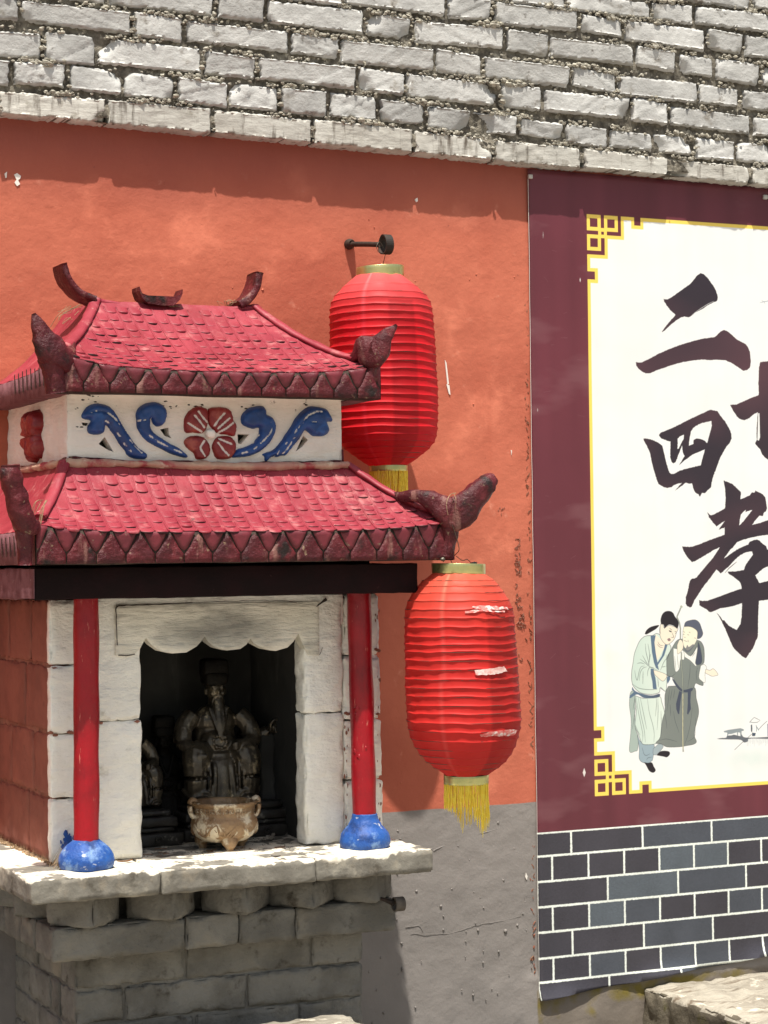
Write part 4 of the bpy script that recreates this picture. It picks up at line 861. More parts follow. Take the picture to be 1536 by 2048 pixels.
# ---- dogtooth course of diagonal bricks
S2 = .112
def dog(cx, cy):
    global sd; sd += 1; mb = MB()
    block(mb, cx-S2/2, cx+S2/2, cy-S2/2, cy+S2/2, .857, .920, r=.006, step=.014, amp=.0015, seed=sd, rot=R(45+rnd.uniform(-3, 3)), chip=.006)
    mb.build('brick', M['cement'], shrine, org=(cx, cy, .889), smooth=True)
hd = S2*.7071
for u in (190, 346, 498, 632, 752):
    p = UN(u, 1815 if u > 400 else 1825, y=-.592); dog(p.x, -.592+hd)
for y in (-.37, -.21, -.06): dog(1.165+hd, y)
bpart('course_core', M['cement'], shrine, 1.30, 1.90, -.46, -.006, .852, .925, r=.003, step=.05, seed=6)
def sunlit_lime(t):
    g = node(t, 'ShaderNodeNewGeometry'); s = node(t, 'ShaderNodeSeparateXYZ'); t.links.new(g.outputs['Position'], s.inputs[0]); tot = s.outputs['Z']
    for sc, am in ((7, .050), (28, .022), (110, .010)):
        n = node(t, 'ShaderNodeTexNoise'); n.inputs['Scale'].default_value = sc; n.inputs['Detail'].default_value = 4; t.links.new(g.outputs['Position'], n.inputs[0])
        a = node(t, 'ShaderNodeMath', operation='MULTIPLY_ADD'); t.links.new(n.outputs[0], a.inputs[0]); a.inputs[1].default_value = am; t.links.new(tot, a.inputs[2]); tot = a.outputs[0]
    r = node(t, 'ShaderNodeMapRange'); r.inputs[1].default_value = 1.0095; r.inputs[2].default_value = 1.0125; t.links.new(tot, r.inputs[0]); return r.outputs[0]
overlay(M['slab'], sunlit_lime, (.66, .61, .51))  # sill top whitened: sun on the lime put into the colour
def grit(t):
    g = node(t, 'ShaderNodeNewGeometry'); n = node(t, 'ShaderNodeTexNoise'); n.inputs['Scale'].default_value = 38; n.inputs['Detail'].default_value = 8; t.links.new(g.outputs['Position'], n.inputs[0])
    r = node(t, 'ShaderNodeMapRange'); r.inputs[1].default_value = .56; r.inputs[2].default_value = .70; r.inputs[4].default_value = .55; t.links.new(n.outputs[0], r.inputs[0]); return mulf(t, r.outputs[0], zmask(t, .92, .96, 'Z', wob=.02))
overlay(M['slab'], grit, (.24, .205, .155))
# ---- sill slab: three cast pieces; lime and sun brightness painted on the tops
SLZ = .972
def slab_piece(x0, x1, y0, y1, sx):
    mb = MB(); block(mb, x0, x1, y0, y1, .9225, SLZ, r=.004, step=.009, amp=.0011, seed=sx, nsc=30, chip=.004)
    o = mb.build('sill_slab', M['slab'], shrine, org=((x0+x1)/2, (y0+y1)/2, SLZ), smooth=True)
    return o
    for p in me.polygons:
        c = p.center
        wx, wz = c.x+(x0+x1)/2, c.z+SLZ
        drip = .004+.014*max(0, N3((wx, 0, 0), 9, 3)+.15)+.008*max(0, N3((wx, 0, 0), 40, 4))
        if 1.86 < wx < 1.95: drip += .018
        if wz > SLZ-drip and p.normal.z > -.2: p.material_index = 1
    return o
slab_piece(1.131, 1.4015, -.64, -.006, 11); slab_piece(1.403, 1.745, -.642, -.006, 12); slab_piece(1.7465, 2.022, -.638, -.006, 13)
# grass-like render remains along the foot of the side wall
mb = MB()
for i in range(160):
    y = rnd.uniform(-.45, -.02); h = rnd.uniform(.006, .02); x = 1.233-abs(rnd.gauss(0, .004)); l = rnd.uniform(-.01, .01)
    mb.add([(x-.002, y-.002, SLZ), (x-.002, y+.002, SLZ), (x-.003+rnd.uniform(-.004, .003), y+l, SLZ+h)], [(0, 1, 2)])
for i in range(60): blob(mb, (1.230-abs(rnd.gauss(0, .004)), rnd.uniform(-.45, -.02), SLZ+.001), rnd.uniform(.002, .006), i)
tag(mb.build('mortar_fringe', M['straw'], shrine), kind='stuff')

# ---- body of the niche
YF = -.46
rowsz = [SLZ, 1.109, 1.243, 1.386, 1.524]
for i in range(4):      # corner pilaster left, side wall behind it, right pilaster
    z0, z1 = rowsz[i]+.0018, rowsz[i+1]-.0018; sd += 10
    bpart('white_block', M['white_wall'], shrine, 1.226+.001*i*0, 1.305, YF+rnd.uniform(-.0015, .0015), YF+.028, z0, z1, r=.004, step=.010, amp=.0013, seed=sd, chip=.004)
    bpart('white_block', M['white_wall'], shrine, 1.895, 1.988-.0015*i, YF+rnd.uniform(-.0015, .0015), YF+.10, z0, z1, r=.006, step=.010, amp=.0016, seed=sd+1, chip=.008)
    js_ = {0: [-.262], 1: [-.124, -.30], 2: [-.24], 3: [-.111, -.29]}[i]
    J = [YF+.0295]+sorted(js_)+[-.004]
    for a, b in zip(J[:-1], J[1:]):
        sd += 1; bpart('side_block', M['side_wall'], shrine, 1.233, 1.30, a+.0015, b-.0015, z0+.001, z1-.001, r=.005, step=.012, amp=.0016, seed=sd, chip=.005)
    bpart('side_block', M['side_wall'], shrine, 1.90, 1.984, YF+.102, -.004, z0, z1, r=.005, step=.03, amp=.001, seed=sd+3)
mb = MB(); block(mb, 1.238, 1.29, YF+.03, -.004, SLZ, 1.522, r=.003, step=.03, amp=.0015, seed=5); mb.build('mortar_bed', M['chip_dark'], shrine, smooth=True)
for x0, x1, zz in ((1.306, 1.4235, [SLZ, 1.265, 1.524]), (1.800, 1.894, [SLZ, 1.262, 1.524])):
    for z0, z1 in zip(zz[:-1], zz[1:]):
        sd += 1; bpart('white_block', M['white_wall'], shrine, x0, x1, YF+.001, YF+.058, z0+.0008, z1-.0008, r=.005, step=.009, amp=.0019, seed=sd, nsc=30, chip=.004)
# niche interior
mb = MB()
def quadbox(mb, x0, x1, y0, y1, z0, z1): mb.add([(x0, y0, z0), (x1, y0, z0), (x1, y1, z0), (x0, y1, z0), (x0, y0, z1), (x1, y0, z1), (x1, y1, z1), (x0, y1, z1)], [(0, 3, 2, 1), (4, 5, 6, 7), (0, 1, 5, 4), (1, 2, 6, 5), (2, 3, 7, 6), (3, 0, 4, 7)])
block(mb, 1.302, 1.898, -.045, -.008, SLZ-.01, 1.52, r=.003, step=.025, amp=.003, seed=1, nsc=12); mb.build('niche_back', M['sooty_shade'], shrine, smooth=True)
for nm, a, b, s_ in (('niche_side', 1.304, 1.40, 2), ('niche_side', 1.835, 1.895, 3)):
    mb = MB(); block(mb, a, b, YF+.0595, -.047, SLZ+.0005, 1.519, r=.004, step=.02, amp=.002, seed=s_, nsc=16); mb.build(nm, M['sooty_shade'], shrine, smooth=True)
mb = MB(); block(mb, 1.401, 1.834, YF+.03, -.047, 1.456, 1.519, r=.003, step=.03, amp=.002, seed=7); mb.build('niche_ceiling', M['sooty_shade'], shrine, smooth=True)
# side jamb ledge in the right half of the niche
mb = MB(); block(mb, 1.80, 1.834, -.20, -.048, SLZ+.001, 1.20, r=.006, step=.02, amp=.003, seed=8); mb.build('niche_side', M['sooty_shade'], shrine, smooth=True)
# scalloped lintel plate
cus = [(232, 1311), (268, 1310), (281, 1298), (293, 1275), (303, 1289), (322, 1302), (345, 1307), (374, 1305), (394, 1293), (403, 1283), (410, 1273), (418, 1285), (434, 1296), (455, 1301), (482, 1298), (494, 1289), (502, 1277), (510, 1288), (530, 1298), (552, 1302), (576, 1295), (588, 1283), (598, 1267), (606, 1288), (617, 1310), (640, 1311)]
bot = [UN(u, v, y=YF-.006) for u, v in cus]
bot = [(p.x, p.z) for p in bot]
zt_ = 1.508
poly = bot+[(bot[-1][0], zt_), (bot[0][0], zt_)]
def extrude_poly(name, poly, y0, y1, m, parent, amp=.001, step=.008, seed=0, back=True):
    """flat-ish plate with a subdivided rough front at y0"""
    mb = relief(poly, lambda x, z, h: (x, y0+.003-h+amp*T3((x, 0, z), 30, seed), z), .003, .004, step=step, amp=.0003)
    n = len(poly); fr = []
    for i in range(n):
        a, b = poly[i], poly[(i+1) % n]; L = math.hypot(b[0]-a[0], b[1]-a[1]); k = max(1, int(L/step)); fr += [(lerp(a[0], b[0], j/k), lerp(a[1], b[1], j/k)) for j in range(k)]
    q = len(fr); vs = [(x, y0+.003+amp*T3((x, 0, z), 30, seed), z) for x, z in fr]+[(x, y1, z) for x, z in fr]
    mb.add(vs, [(i, q+i, q+(i+1) % q, (i+1) % q) for i in range(q)])
    return mb.build(name, m, parent, smooth=False)
lint = extrude_poly('scalloped_lintel', poly, YF-.006, YF+.030, M['lintel'], shrine, amp=.0012, seed=4); lint.data.shade_smooth()
bpart('lintel_bed', M['white_wall'], shrine, 1.306, 1.896, YF+.002, YF+.055, 1.456, 1.5235, r=.002, step=.02, amp=.001, seed=9)
# cracks around the lintel plate
mb = MB()
def front_line(mb, pts, r, y, wob=.0015):
    P = curve_pts([(UN(u, v, y=y).x, y, UN(u, v, y=y).z) for u, v in pts], len(pts)*7)
    P = [Vector((p.x+wob*N3(p, 60, 1), p.y, p.z+wob*N3(p, 70, 2))) for p in P]
    sweep(mb, P, [(r*(.5+.9*abs(N3(p, 50, 7))), r*(.5+.9*abs(N3(p, 60, 8)))) for p in P], n=5, up=Vector((0, 1, 0)))
front_line(mb, [(234, 1290), (233, 1260), (232, 1230), (234, 1214), (250, 1211), (300, 1209), (350, 1207), (385, 1205)], .0016, YF-.005)
front_line(mb, [(385, 1205), (450, 1203), (520, 1201), (580, 1203), (600, 1209)], .0009, YF-.004)
front_line(mb, [(236, 1310), (255, 1311), (270, 1308)], .0014, YF-.005); front_line(mb, [(645, 1295), (641, 1305), (638, 1310)], .0009, YF-.002)
mb.build('crack_line', M['groove'], shrine)
mb = MB(); front_line(mb, [(632, 1213), (642, 1206), (653, 1198)], .0035, YF-.004, 0); mb.build('rusty_nail', M['iron'], shrine)
# paint slips beside the right column and joint gaps
mb = MB()
for i in range(30):
    u = rnd.choice((rnd.gauss(693, 3), rnd.gauss(757, 3))); v = rnd.uniform(1215, 1640); p = UN(u, v, y=YF-.003); blob(mb, (p.x, YF-.0015, p.z), rnd.uniform(.0007, .0024), i, (1, .3, 2.2))
for u, v in ((98, 1333), (110, 1337), (100, 1465), (112, 1470), (140, 1464), (145, 1466), (202, 1446), (275, 1443), (692, 1426), (697, 1428), (758, 1302), (754, 1299), (757, 1428)):
    p = UN(u, v, y=YF-.003); blob(mb, (p.x, YF-.001, p.z), .0042, u, (1.5, .5, .7))
tag(mb.build('paint_slip', M['chip_dark'], shrine), kind='stuff')
# ---- columns with blue bell bases
def column(xt, xb, y, seed, drips):
    mb = MB(); prof = [(.0262+.0006*math.sin(z*40), z) for z in [1.03+.0125*i for i in range(41)]]
    lathe(mb, xb, y, prof, n=28, amp=.0012, seed=seed, tilt=(xt-xb)/.5*-1*-1*-1, tz=1.03)
    if drips:
        for i in range(12): z = rnd.uniform(1.09, 1.25); a = rnd.uniform(3.3, 4.6); blob(mb, (xb+.0245*math.cos(a), y+.0245*math.sin(a), z), rnd.uniform(.003, .005), i, (1, 1, 1.6))
        a = 3.75; blob(mb, (xb+.027*math.cos(a), y+.027*math.sin(a), 1.276), .0075, 5, (1, 1, 1)); blob(mb, (xb+.027*math.cos(a), y+.027*math.sin(a), 1.262), .006, 6)
    col = mb.build('column', M['column'], shrine, org=(xb, y, 1.03), smooth=True)
    mb = MB(); k = 1
    prof = [(.050, SLZ-.002), (.0545, SLZ+.006), (.0555, SLZ+.016), (.0520, SLZ+.030), (.0440, SLZ+.040), (.0375, SLZ+.047), (.0335, SLZ+.055), (.0295, SLZ+.062), (.0280, SLZ+.072), (.0266, SLZ+.0735)]
    if seed == 1: prof = [(.050, SLZ-.002), (.0560, SLZ+.006), (.0580, SLZ+.016), (.0560, SLZ+.028), (.0490, SLZ+.040), (.0410, SLZ+.048), (.0330, SLZ+.054), (.0285, SLZ+.057), (.0266, SLZ+.0595)]
    Q = []
    for a, b in zip(prof[:-1], prof[1:]): Q += [a, (lerp(a[0], b[0], .5)+.0005, lerp(a[1], b[1], .5))]
    lathe(mb, xb, y, Q+[prof[-1]], n=44, amp=.0034, seed=seed+4)
    mb.build('column_base', M['bell'], shrine, org=(xb, y, SLZ), smooth=True)
column(1.281, 1.277, -.536, 1, False); column(1.8985, 1.9065, -.536, 2, True)
mb = MB()       # blue overspill on the pilaster beside the left base
for i in range(70):
    u, v = rnd.gauss(138, 6), rnd.uniform(1668, 1728); p = UN(u-(v-1668)*.12, v, y=YF-.003); blob(mb, (p.x, YF-.0018, p.z), rnd.uniform(.0015, .005), i, (1, .4, 1.5))
tag(mb.build('blue_overspill', M['bell'], shrine), kind='stuff')
mb = MB()       # cobweb-like dry fibres
for i in range(60):
    a = Vector((1.21+rnd.uniform(0, .035), -.50+rnd.uniform(-.03, .02), SLZ+rnd.uniform(0, .01))); b = a+Vector((rnd.uniform(.005, .04), rnd.uniform(-.02, .01), rnd.uniform(.01, .05)))
    d = Vector((.0006, 0, 0)); mb.add([a-d, a+d, b], [(0, 1, 2)])
tag(mb.build('dry_fibres', M['straw'], shrine), kind='stuff')
# ---- beam
bpart('beam', M['beam'], shrine, 1.149, 2.002, -.62, -.53, 1.5265, 1.590, r=.003, step=.03, amp=.0014, seed=61)
bpart('side_beam', M['mauve'], shrine, 1.149, 1.24, -.5295, -.004, 1.5265, 1.590, r=.003, step=.02, amp=.0018, seed=62)
bpart('side_beam', M['beam'], shrine, 1.93, 2.0015, -.5295, -.004, 1.5265, 1.590, r=.003, step=.05, amp=.001, seed=63)
mb = MB(); quadbox(mb, 1.1465, 1.1485, -.621, -.53, 1.529, 1.588); mb.build('beam_end', M['mauve'], shrine)
bpart('roof_slab', M['beam'], shrine, 1.241, 1.929, -.529, -.004, 1.5275, 1.600, r=.002, step=.06, amp=.001, seed=64)

M['lip_shade'] = mat('lip_shade', (.045, .012, .014), (.02, .010, .009), rough=.9, scale=60, bump=0, world=True)  # crescent shadow below each tile lip, painted dark
# ---- tiled roofs
def roof(name, xl, xr, yf, xl2, xr2, y2, zf, zr, conc, lift, teeth, hb, liftL, liftR, nfront, nrow, label, side_extra=0, yback=-.004):
    """xl..xr eave, yf front eave; xl2..xr2 at y2 = upper edge.  zf eave height, zr upper height"""
    rf = MB(); W = xr-xl
    def cz(t): return lerp(zf, zr, conc*t+(1-conc)*t*t)
    def lf(s, t):   # corner upturn
        return (liftL*math.exp(-(s*W/.075))+liftR*math.exp(-((1-s)*W/.10)))*(1-t)**1.3
    def Pf(s, t):
        y = lerp(yf, y2, t)
        return Vector((lerp(lerp(xl, xl2, t), lerp(xr, xr2, t), s), y, cz(t)+lf(s, t)))
    ns, ntt = 110, 26; vs = []
    for k in range(ntt+1):
        for i in range(ns+1):
            p = Pf(i/ns, k/ntt); p.z += .0016*T3(p, 22, 3)+.0008*N3(p, 70, 4); vs.append(p)
    fs = [(k*(ns+1)+i, k*(ns+1)+i+1, (k+1)*(ns+1)+i+1, (k+1)*(ns+1)+i) for k in range(ntt) for i in range(ns)]
    rf.add(vs, fs)
    # side slopes
    for side in (0, 1):
        xe, xu, lft = (xl, xl2, liftL) if side == 0 else (xr, xr2, liftR)
        def Ps(s, t):
            y = lerp(lerp(yf, y2, t), yback, s)
            return Vector((lerp(xe, xu, t), y, cz(t)+lft*math.exp(-(s*(yback-yf))/.075)*(1-t)**1.3))
        vs = []; n2 = 44
        for k in range(ntt+1):
            for i in range(n2+1):
                p = Ps(i/n2, k/ntt); p.z += .0016*T3(p, 22, 3)+.0008*N3(p, 70, 4); vs.append(p)
        fs = [(k*(n2+1)+i, (k+1)*(n2+1)+i, (k+1)*(n2+1)+i+1, k*(n2+1)+i+1) for k in range(ntt) for i in range(n2)]
        rf.add(vs, fs if side == 0 else [tuple(reversed(f)) for f in fs])
        if side == 0: PL = Ps
    if y2 < -.05 and zr > 2.1:    # free-standing ridge: close with a back slope
        rf.add([(xl2, y2, zr), (xr2, y2, zr), (xr2+.06, yback, zr-.10), (xl2-.06, yback, zr-.10)], [(0, 1, 2, 3)])
        rf.add([(xl2, y2, zr), (xl2-.06, yback, zr-.10), (xl2, y2, zr-.1)], [(0, 1, 2)])
    ro = rf.build(name, M['roof'], shrine, org=((xl+xr)/2, yf, zf), smooth=True)
    ro['label'] = label
    # tiles: arched scales, rounded lip; two shared meshes
    def tile_mesh(wd, ln, seed, flat=0):
        vs = []; n = 8; hh = .0034*(1-flat*.4)
        for j, (v, lipf) in enumerate(((0, .25), (.5, .6), (.82, .95), (1.0, 1.0), (1.0, 0.0))):
            for i in range(n+1):
                a = -1+2*i/n; roundy = (1-a*a)**.5*.34-.26 if j >= 2 else 0
                x = a*wd*.45; y = -(v*ln*.92+(roundy*ln*(1 if j >= 3 else .5)))
                z = hh*lipf*(1-.75*a*a)+(-.0012 if (j == 4) else 0)+.0003*noise.noise(Vector((a*2, v*3, seed)))
                if abs(a) == 1 and j < 4: z = -.0008
                vs.append((x, y, z))
        me = bpy.data.meshes.new('tile'); me.from_pydata(vs, [], [(j*(n+1)+i, (j+1)*(n+1)+i, (j+1)*(n+1)+i+1, j*(n+1)+i+1) for j in range(4) for i in range(n)])
        me.materials.append(M['roof']); me.materials.append(M['lip_shade'])
        for p_ in me.polygons:
            if p_.index >= 3*n and seed != 2: p_.material_index = 1
        me.shade_smooth(); return me
    cw = W/nfront; Ls = []
    meshes = [tile_mesh(cw, .027, s_, s_ % 2) for s_ in range(3)]
    cnt = 0
    for i in range(nfront):
        x = xl+cw*(i+.5)
        for k in range(nrow):
            t = (k+.55+rnd.uniform(-.12, .12))/(nrow+.3)
            a, b = lerp(xl, xl2, t), lerp(xr, xr2, t)
            xx = x+rnd.uniform(-.0012, .0012)
            if xx < a+.014 or xx > b-.014 or t > .93: continue
            if rnd.random() < .07: continue
            s_ = (xx-a)/(b-a); p = Pf(s_, t); pu = Pf(s_, min(1, t+.06)); pr = Pf(min(1, s_+.01), t)
            up = (pu-p).normalized(); ex = Vector((1, 0, (pr.z-p.z)/(pr.x-p.x+1e-9)*.8)).normalized(); nn = ex.cross(Vector((0, up.y, up.z))).normalized(); ey = nn.cross(ex).normalized()
            Mx = Matrix(((ex.x, ey.x, nn.x, 0), (ex.y, ey.y, nn.y, 0), (ex.z, ey.z, nn.z, 0), (0, 0, 0, 1)))
            o = bpy.data.objects.new('tile', meshes[rnd.randrange(3)]); S.collection.objects.link(o); o.parent = ro
            jit = Matrix.Rotation(rnd.uniform(-.06, .06), 4, 'Z'); sc = rnd.uniform(.9, 1.08)
            o.matrix_local = Matrix.Translation(p+nn*rnd.uniform(-.0006, .0006)+ey*.008-Vector(ORG[ro.name])) @ Mx @ jit @ Matrix.Diagonal((sc, sc*(.034 and 1), rnd.uniform(.65, 1.25), 1))
            cnt += 1
    # ridges between the tile columns (raised seams running down the slope)
    sm_ = MB()
    for i in range(nfront+1):
        x = xl+cw*i; P = []
        for k in range(19):
            t = k/18*.94; a, b = lerp(xl, xl2, t), lerp(xr, xr2, t)
            if a+.010 < x < b-.010: p = Pf((x-a)/(b-a), t); P.append(p+Vector((.0008*N3(p, 40, i), 0, .0002)))
        if len(P) > 2: sweep(sm_, P, [(.0016+.0008*abs(N3(p, 60, 2)), .0011) for p in P], n=6)
    tag(sm_.build('tile_seam', M['roof'], ro, smooth=True), kind='stuff')
    # side tiles joined as one sub-part (seen very obliquely)
    sm_ = MB(); m_ = int((yback-yf)/cw)
    for i in range(m_):
        for k in range(nrow):
            t = (k+.5)/(nrow+.3); y = yf+cw*(i+.5)
            if y < lerp(yf, y2, t)+.014: continue
            s_ = (y-lerp(yf, y2, t))/(yback-lerp(yf, y2, t)); p = PL(s_, t); q = PL(s_, min(1, t+.08)); up = (q-p).normalized(); ex = Vector((0, -1, 0)); nn = ex.cross(up).normalized()
            vs = []
            for v_, h_ in ((0, .001), (1, .0042), (1.0, 0)):
                for a in (-1, -.5, 0, .5, 1): vs.append(p+ex*(a*cw*.45)-up*(v_*.028*(1-.12*a*a))+nn*(h_*(1-.5*a*a)))
            sm_.add(vs, [(j*5+a, (j+1)*5+a, (j+1)*5+a+1, j*5+a+1) for j in range(2) for a in range(4)])
    tag(sm_.build('side_tiles', M['roof'], ro, smooth=True), kind='stuff')
    # ---- eaves board
    def zt(x):
        s = (x-xl)/W; return zf+lf(s, 0)
    fa = MB(); n = 90; vs = []
    for i in range(n+1):
        x = lerp(xl, xr, i/n); zt_ = zt(x)-.001; zb = hb+.002*N3((x, 0, 0), 9, 3)
        for y, z in ((yf+.03, zt_-.004), (yf+.001, zt_), (yf-.0005, lerp(zt_, zb, .3)), (yf-.001+.0012*N3((x, 1, 0), 40, 2), lerp(zt_, zb, .6)), (yf+.001, zb+.003), (yf+.006, zb), (yf+.05, zb+.001)): vs.append((x, y, z))
    fa.add(vs, [(i*7+j, i*7+j+1, (i+1)*7+j+1, (i+1)*7+j) for i in range(n) for j in range(6)])
    fa.add([vs[j] for j in range(7)], [tuple(range(7))]); fa.add([vs[n*7+j] for j in range(7)], [tuple(reversed(range(7)))])
    fo = fa.build('eaves_board', M['groove'], shrine, smooth=True)
    # side eaves board
    n = 40
    for sgn, xe in ((1, xl), (-1, xr)):
        fa = MB(); vs = []
        lft = liftL if sgn > 0 else liftR
        for i in range(n+1):
            y = lerp(yf+.001, yback, i/n); zt_ = zf+lft*math.exp(-(y-yf)/.075)-.001; zb = hb+side_extra+.002*N3((0, y, 0), 9, 5)
            for x, z in ((xe+.03*sgn, zt_-.004), (xe-.001*sgn, zt_), (xe-.0018*sgn+.001*N3((xe, y, 3), 50, 1), lerp(zt_, zb, .5)), (xe-.001*sgn, zb), (xe+.05*sgn, zb+.001)): vs.append((x, y, z))
        fa.add(vs, [(i*5+j, (i+1)*5+j, (i+1)*5+j+1, i*5+j+1) for i in range(n) for j in range(4)])
        fa.build('side_eaves_board', M['mauve'], shrine, smooth=True)
    # soffit
    fa = MB(); quadbox(fa, xl+.004, xr-.004, yf+.02, yback, hb+.004, hb+.010); fa.build('soffit', M['beam'] if hb < 1.8 else M['white_wall'], shrine)
    # teeth: rounded arches below, hanging drip tiles between them
    tw = W/teeth
    for i in range(teeth):
        x0 = xl+tw*i; xc = x0+tw*.5; zt_, zb = zt(xc)-.002, hb+.0015; H = zt_-zb; j = rnd.uniform(-.001, .001)
        g_ = .0022
        P = [(x0+g_*.6, zb), (x0+tw-g_*.6, zb), (x0+tw-g_*.6, zb+H*.30), (xc+tw*.30, zb+H*.52), (xc+tw*.13, zb+H*.82), (xc+j, zb+H*.93), (xc-tw*.13, zb+H*.82), (xc-tw*.30, zb+H*.52), (x0+g_*.6, zb+H*.30)]
        o = relief(P, lambda x, z, h: (x, yf-.0012-h, z), .0042, .005, step=.006, seed=i, amp=.0016).build('arch_tooth', M['maroon'], shrine, org=(xc, yf, zb), smooth=True)
    for i in range(teeth+1):
        xc = xl+tw*i+rnd.uniform(-.001, .001); zt_, zb = zt(min(max(xc, xl), xr))-.0015, hb+.0015; H = zt_-zb; hw = tw*.40
        a, b = max(xl+.001, xc-hw), min(xr-.001, xc+hw); dl = .36+rnd.uniform(-.03, .03)
        if b-a < tw*.3: continue
        P = [(a, zt(a)-.0015), (xc-hw*.75 if a < xc-hw*.8 else a, zb+H*.78), (max(a, xc-hw*.3), zb+H*(dl+.08)), (min(max(xc, a+.002), b-.002), zb+H*dl), (min(b, xc+hw*.3), zb+H*(dl+.08)), (xc+hw*.75 if b > xc+hw*.8 else b, zb+H*.78), (b, zt(b)-.0015)]
        if P[0][1] < P[1][1]+.004: continue
        o = relief(P, lambda x, z, h: (x, yf-.0016-h, z), .0040, .005, step=.006, seed=i+50, amp=.001).build('drip_tile', M['drip'], shrine, org=(xc, yf, zt_), smooth=True)
    return Pf, zt
# lower roof (skirt) and upper hipped roof
Pf2, zt2 = roof('lower_roof', 1.140, 2.070, -.662, 1.252, 1.900, -.487, 1.662, 1.808, .62, 0, 15, 1.596, .016, .024, 30, 10, 'lower skirt roof of worn pink-red scale tiles')
Pf1, zt1 = roof('upper_roof', 1.215, 1.945, -.562, 1.400, 1.782, -.24, 2.000, 2.181, .50, 0, 13, 1.949, .034, .026, 26, 10, 'upper hipped roof of faded red scale tiles')
# slits on the side eaves
mb = MB()
for yf, xe, z0, z1, n in ((-.56, 1.215, 1.965, 2.012, 9), (-.66, 1.140, 1.612, 1.655, 11)):
    for i in range(n):
        y = yf+.05+i*.032; mb.add([(xe-.0035, y-.004, z0+rnd.uniform(-.004, .003)), (xe-.0035, y+.003, z0+.004), (xe-.0035, y+.006, z1+rnd.uniform(-.004, .003)), (xe-.0035, y-.002, z1)], [(0, 1, 2, 3)])
mb.build('eaves_slit', M['groove'], shrine, kind='stuff')
# corner horns
def horn(path, secs, seed, m=None, n=26, amp=.004, sq=.75):
    mb = MB(); P = curve_pts(path, n); Sx = resamp(secs, n)
    sweep(mb, P, Sx, n=18, amp=amp, seed=seed, sq=sq, nsc=38)
    return mb.build('roof_horn', m or M['maroon'], shrine, org=path[0], smooth=True)
def U(u, v, y): return tuple(UN(u, v, y=y))
horn([tuple(Pf1(1, .42)), tuple(Pf1(1, .22)), U(722, 694, -.545), U(748, 704, -.568), U(768, 679, -.585), U(793, 649, -.60)], [(.006, .005), (.010, .010), (.013, .024), (.014, .038), (.010, .021), (.002, .0025)], 1)
horn([U(742, 790, -.552), U(742, 760, -.552), U(744, 725, -.556)], [(.012, .010), (.014, .014), (.016, .016)], 2, amp=.002)
horn([tuple(Pf1(0, .35)), U(132, 722, -.546), U(100, 698, -.568), U(82, 664, -.574), U(67, 627, -.574)], [(.010, .010), (.020, .026), (.021, .034), (.013, .020), (.0025, .004)], 3)
horn([U(112, 786, -.556), U(108, 750, -.558), U(100, 715, -.562)], [(.018, .018), (.021, .021), (.024, .024)], 4, amp=.002, m=M['maroon'])
horn([tuple(Pf2(1, .8)), tuple(Pf2(1, .55)), U(838, 992, -.635), U(878, 1012, -.660), U(910, 1028, -.678), U(942, 1003, -.69), U(961, 982, -.69), U(975, 965, -.69), U(987, 955, -.69)], [(.007, .006), (.011, .010), (.013, .014), (.017, .026), (.018, .040), (.020, .030), (.019, .025), (.020, .021), (.013, .012)], 5)
horn([U(893, 1112, -.655), U(896, 1080, -.658), U(900, 1045, -.665)], [(.018, .014), (.018, .018), (.020, .020)], 6, amp=.0025)
horn([U(74, 1055, -.66), U(52, 1050, -.672), U(38, 1015, -.68), U(30, 985, -.685), U(22, 955, -.688), U(20, 930, -.69)], [(.010, .010), (.022, .022), (.021, .022), (.018, .020), (.020, .021), (.018, .018)], 7)
horn([U(50, 1130, -.662), U(50, 1095, -.664), U(48, 1060, -.668)], [(.014, .014), (.015, .015), (.017, .017)], 8, amp=.002)
# lit ridge rolls along the hips
for P_ in ([Pf1(0, t)+Vector((0, 0, .003)) for t in (0.12, .3, .5, .7, .9, 1)], [Pf1(1, t)+Vector((0, 0, .003)) for t in (.05, .3, .5, .7, .9, 1)], [Pf2(1, t)+Vector((0, 0, .003)) for t in (0.05, .3, .5, .7, .9, 1)], [Pf2(0, t)+Vector((0, 0, .003)) for t in (.12, .3, .5, .7, .9, 1)]):
    mb = MB(); P = curve_pts(P_, 24); sweep(mb, P, [(.013, .007)]*25, n=12, amp=.0025, seed=9); mb.build('hip_roll', M['roof'], shrine, smooth=True)
mb = MB(); P = curve_pts([Pf1(s_, 1)+Vector((0, .004, .0)) for s_ in (0, .25, .5, .75, 1)], 30); P = [p-Vector((0, 0, .012*math.sin(math.pi*i/30))) for i, p in enumerate(P)]
sweep(mb, P, [(.010, .007)]*31, n=12, amp=.003, seed=10); mb.build('ridge_roll', M['roof'], shrine, smooth=True)
# cement fillet where the lower roof meets the frieze
mb = MB()
P = curve_pts([(1.252, -.489, 1.807), (1.40, -.490, 1.806), (1.6, -.490, 1.803), (1.8, -.490, 1.805), (1.897, -.489, 1.808)], 70)
sweep(mb, P, [(.016+.006*N3(p, 14, 2), .009) for p in P], n=10, amp=.004, seed=12); P = curve_pts([(1.250, -.48, 1.808), (1.248, -.3, 1.806), (1.25, -.006, 1.806)], 40)
sweep(mb, P, [(.012, .008)]*41, n=10, amp=.004, seed=13)
mb.build('cement_fillet', mat('sandy_fillet', (.42, .20, .16), (.50, .34, .24), rough=.9, scale=20, bump=.9, bscale=50, bdist=.005, extra=(((.34, .05, .06), 14, .52, .66), ((.62, .50, .38), 30, .58, .7))), shrine, smooth=True)
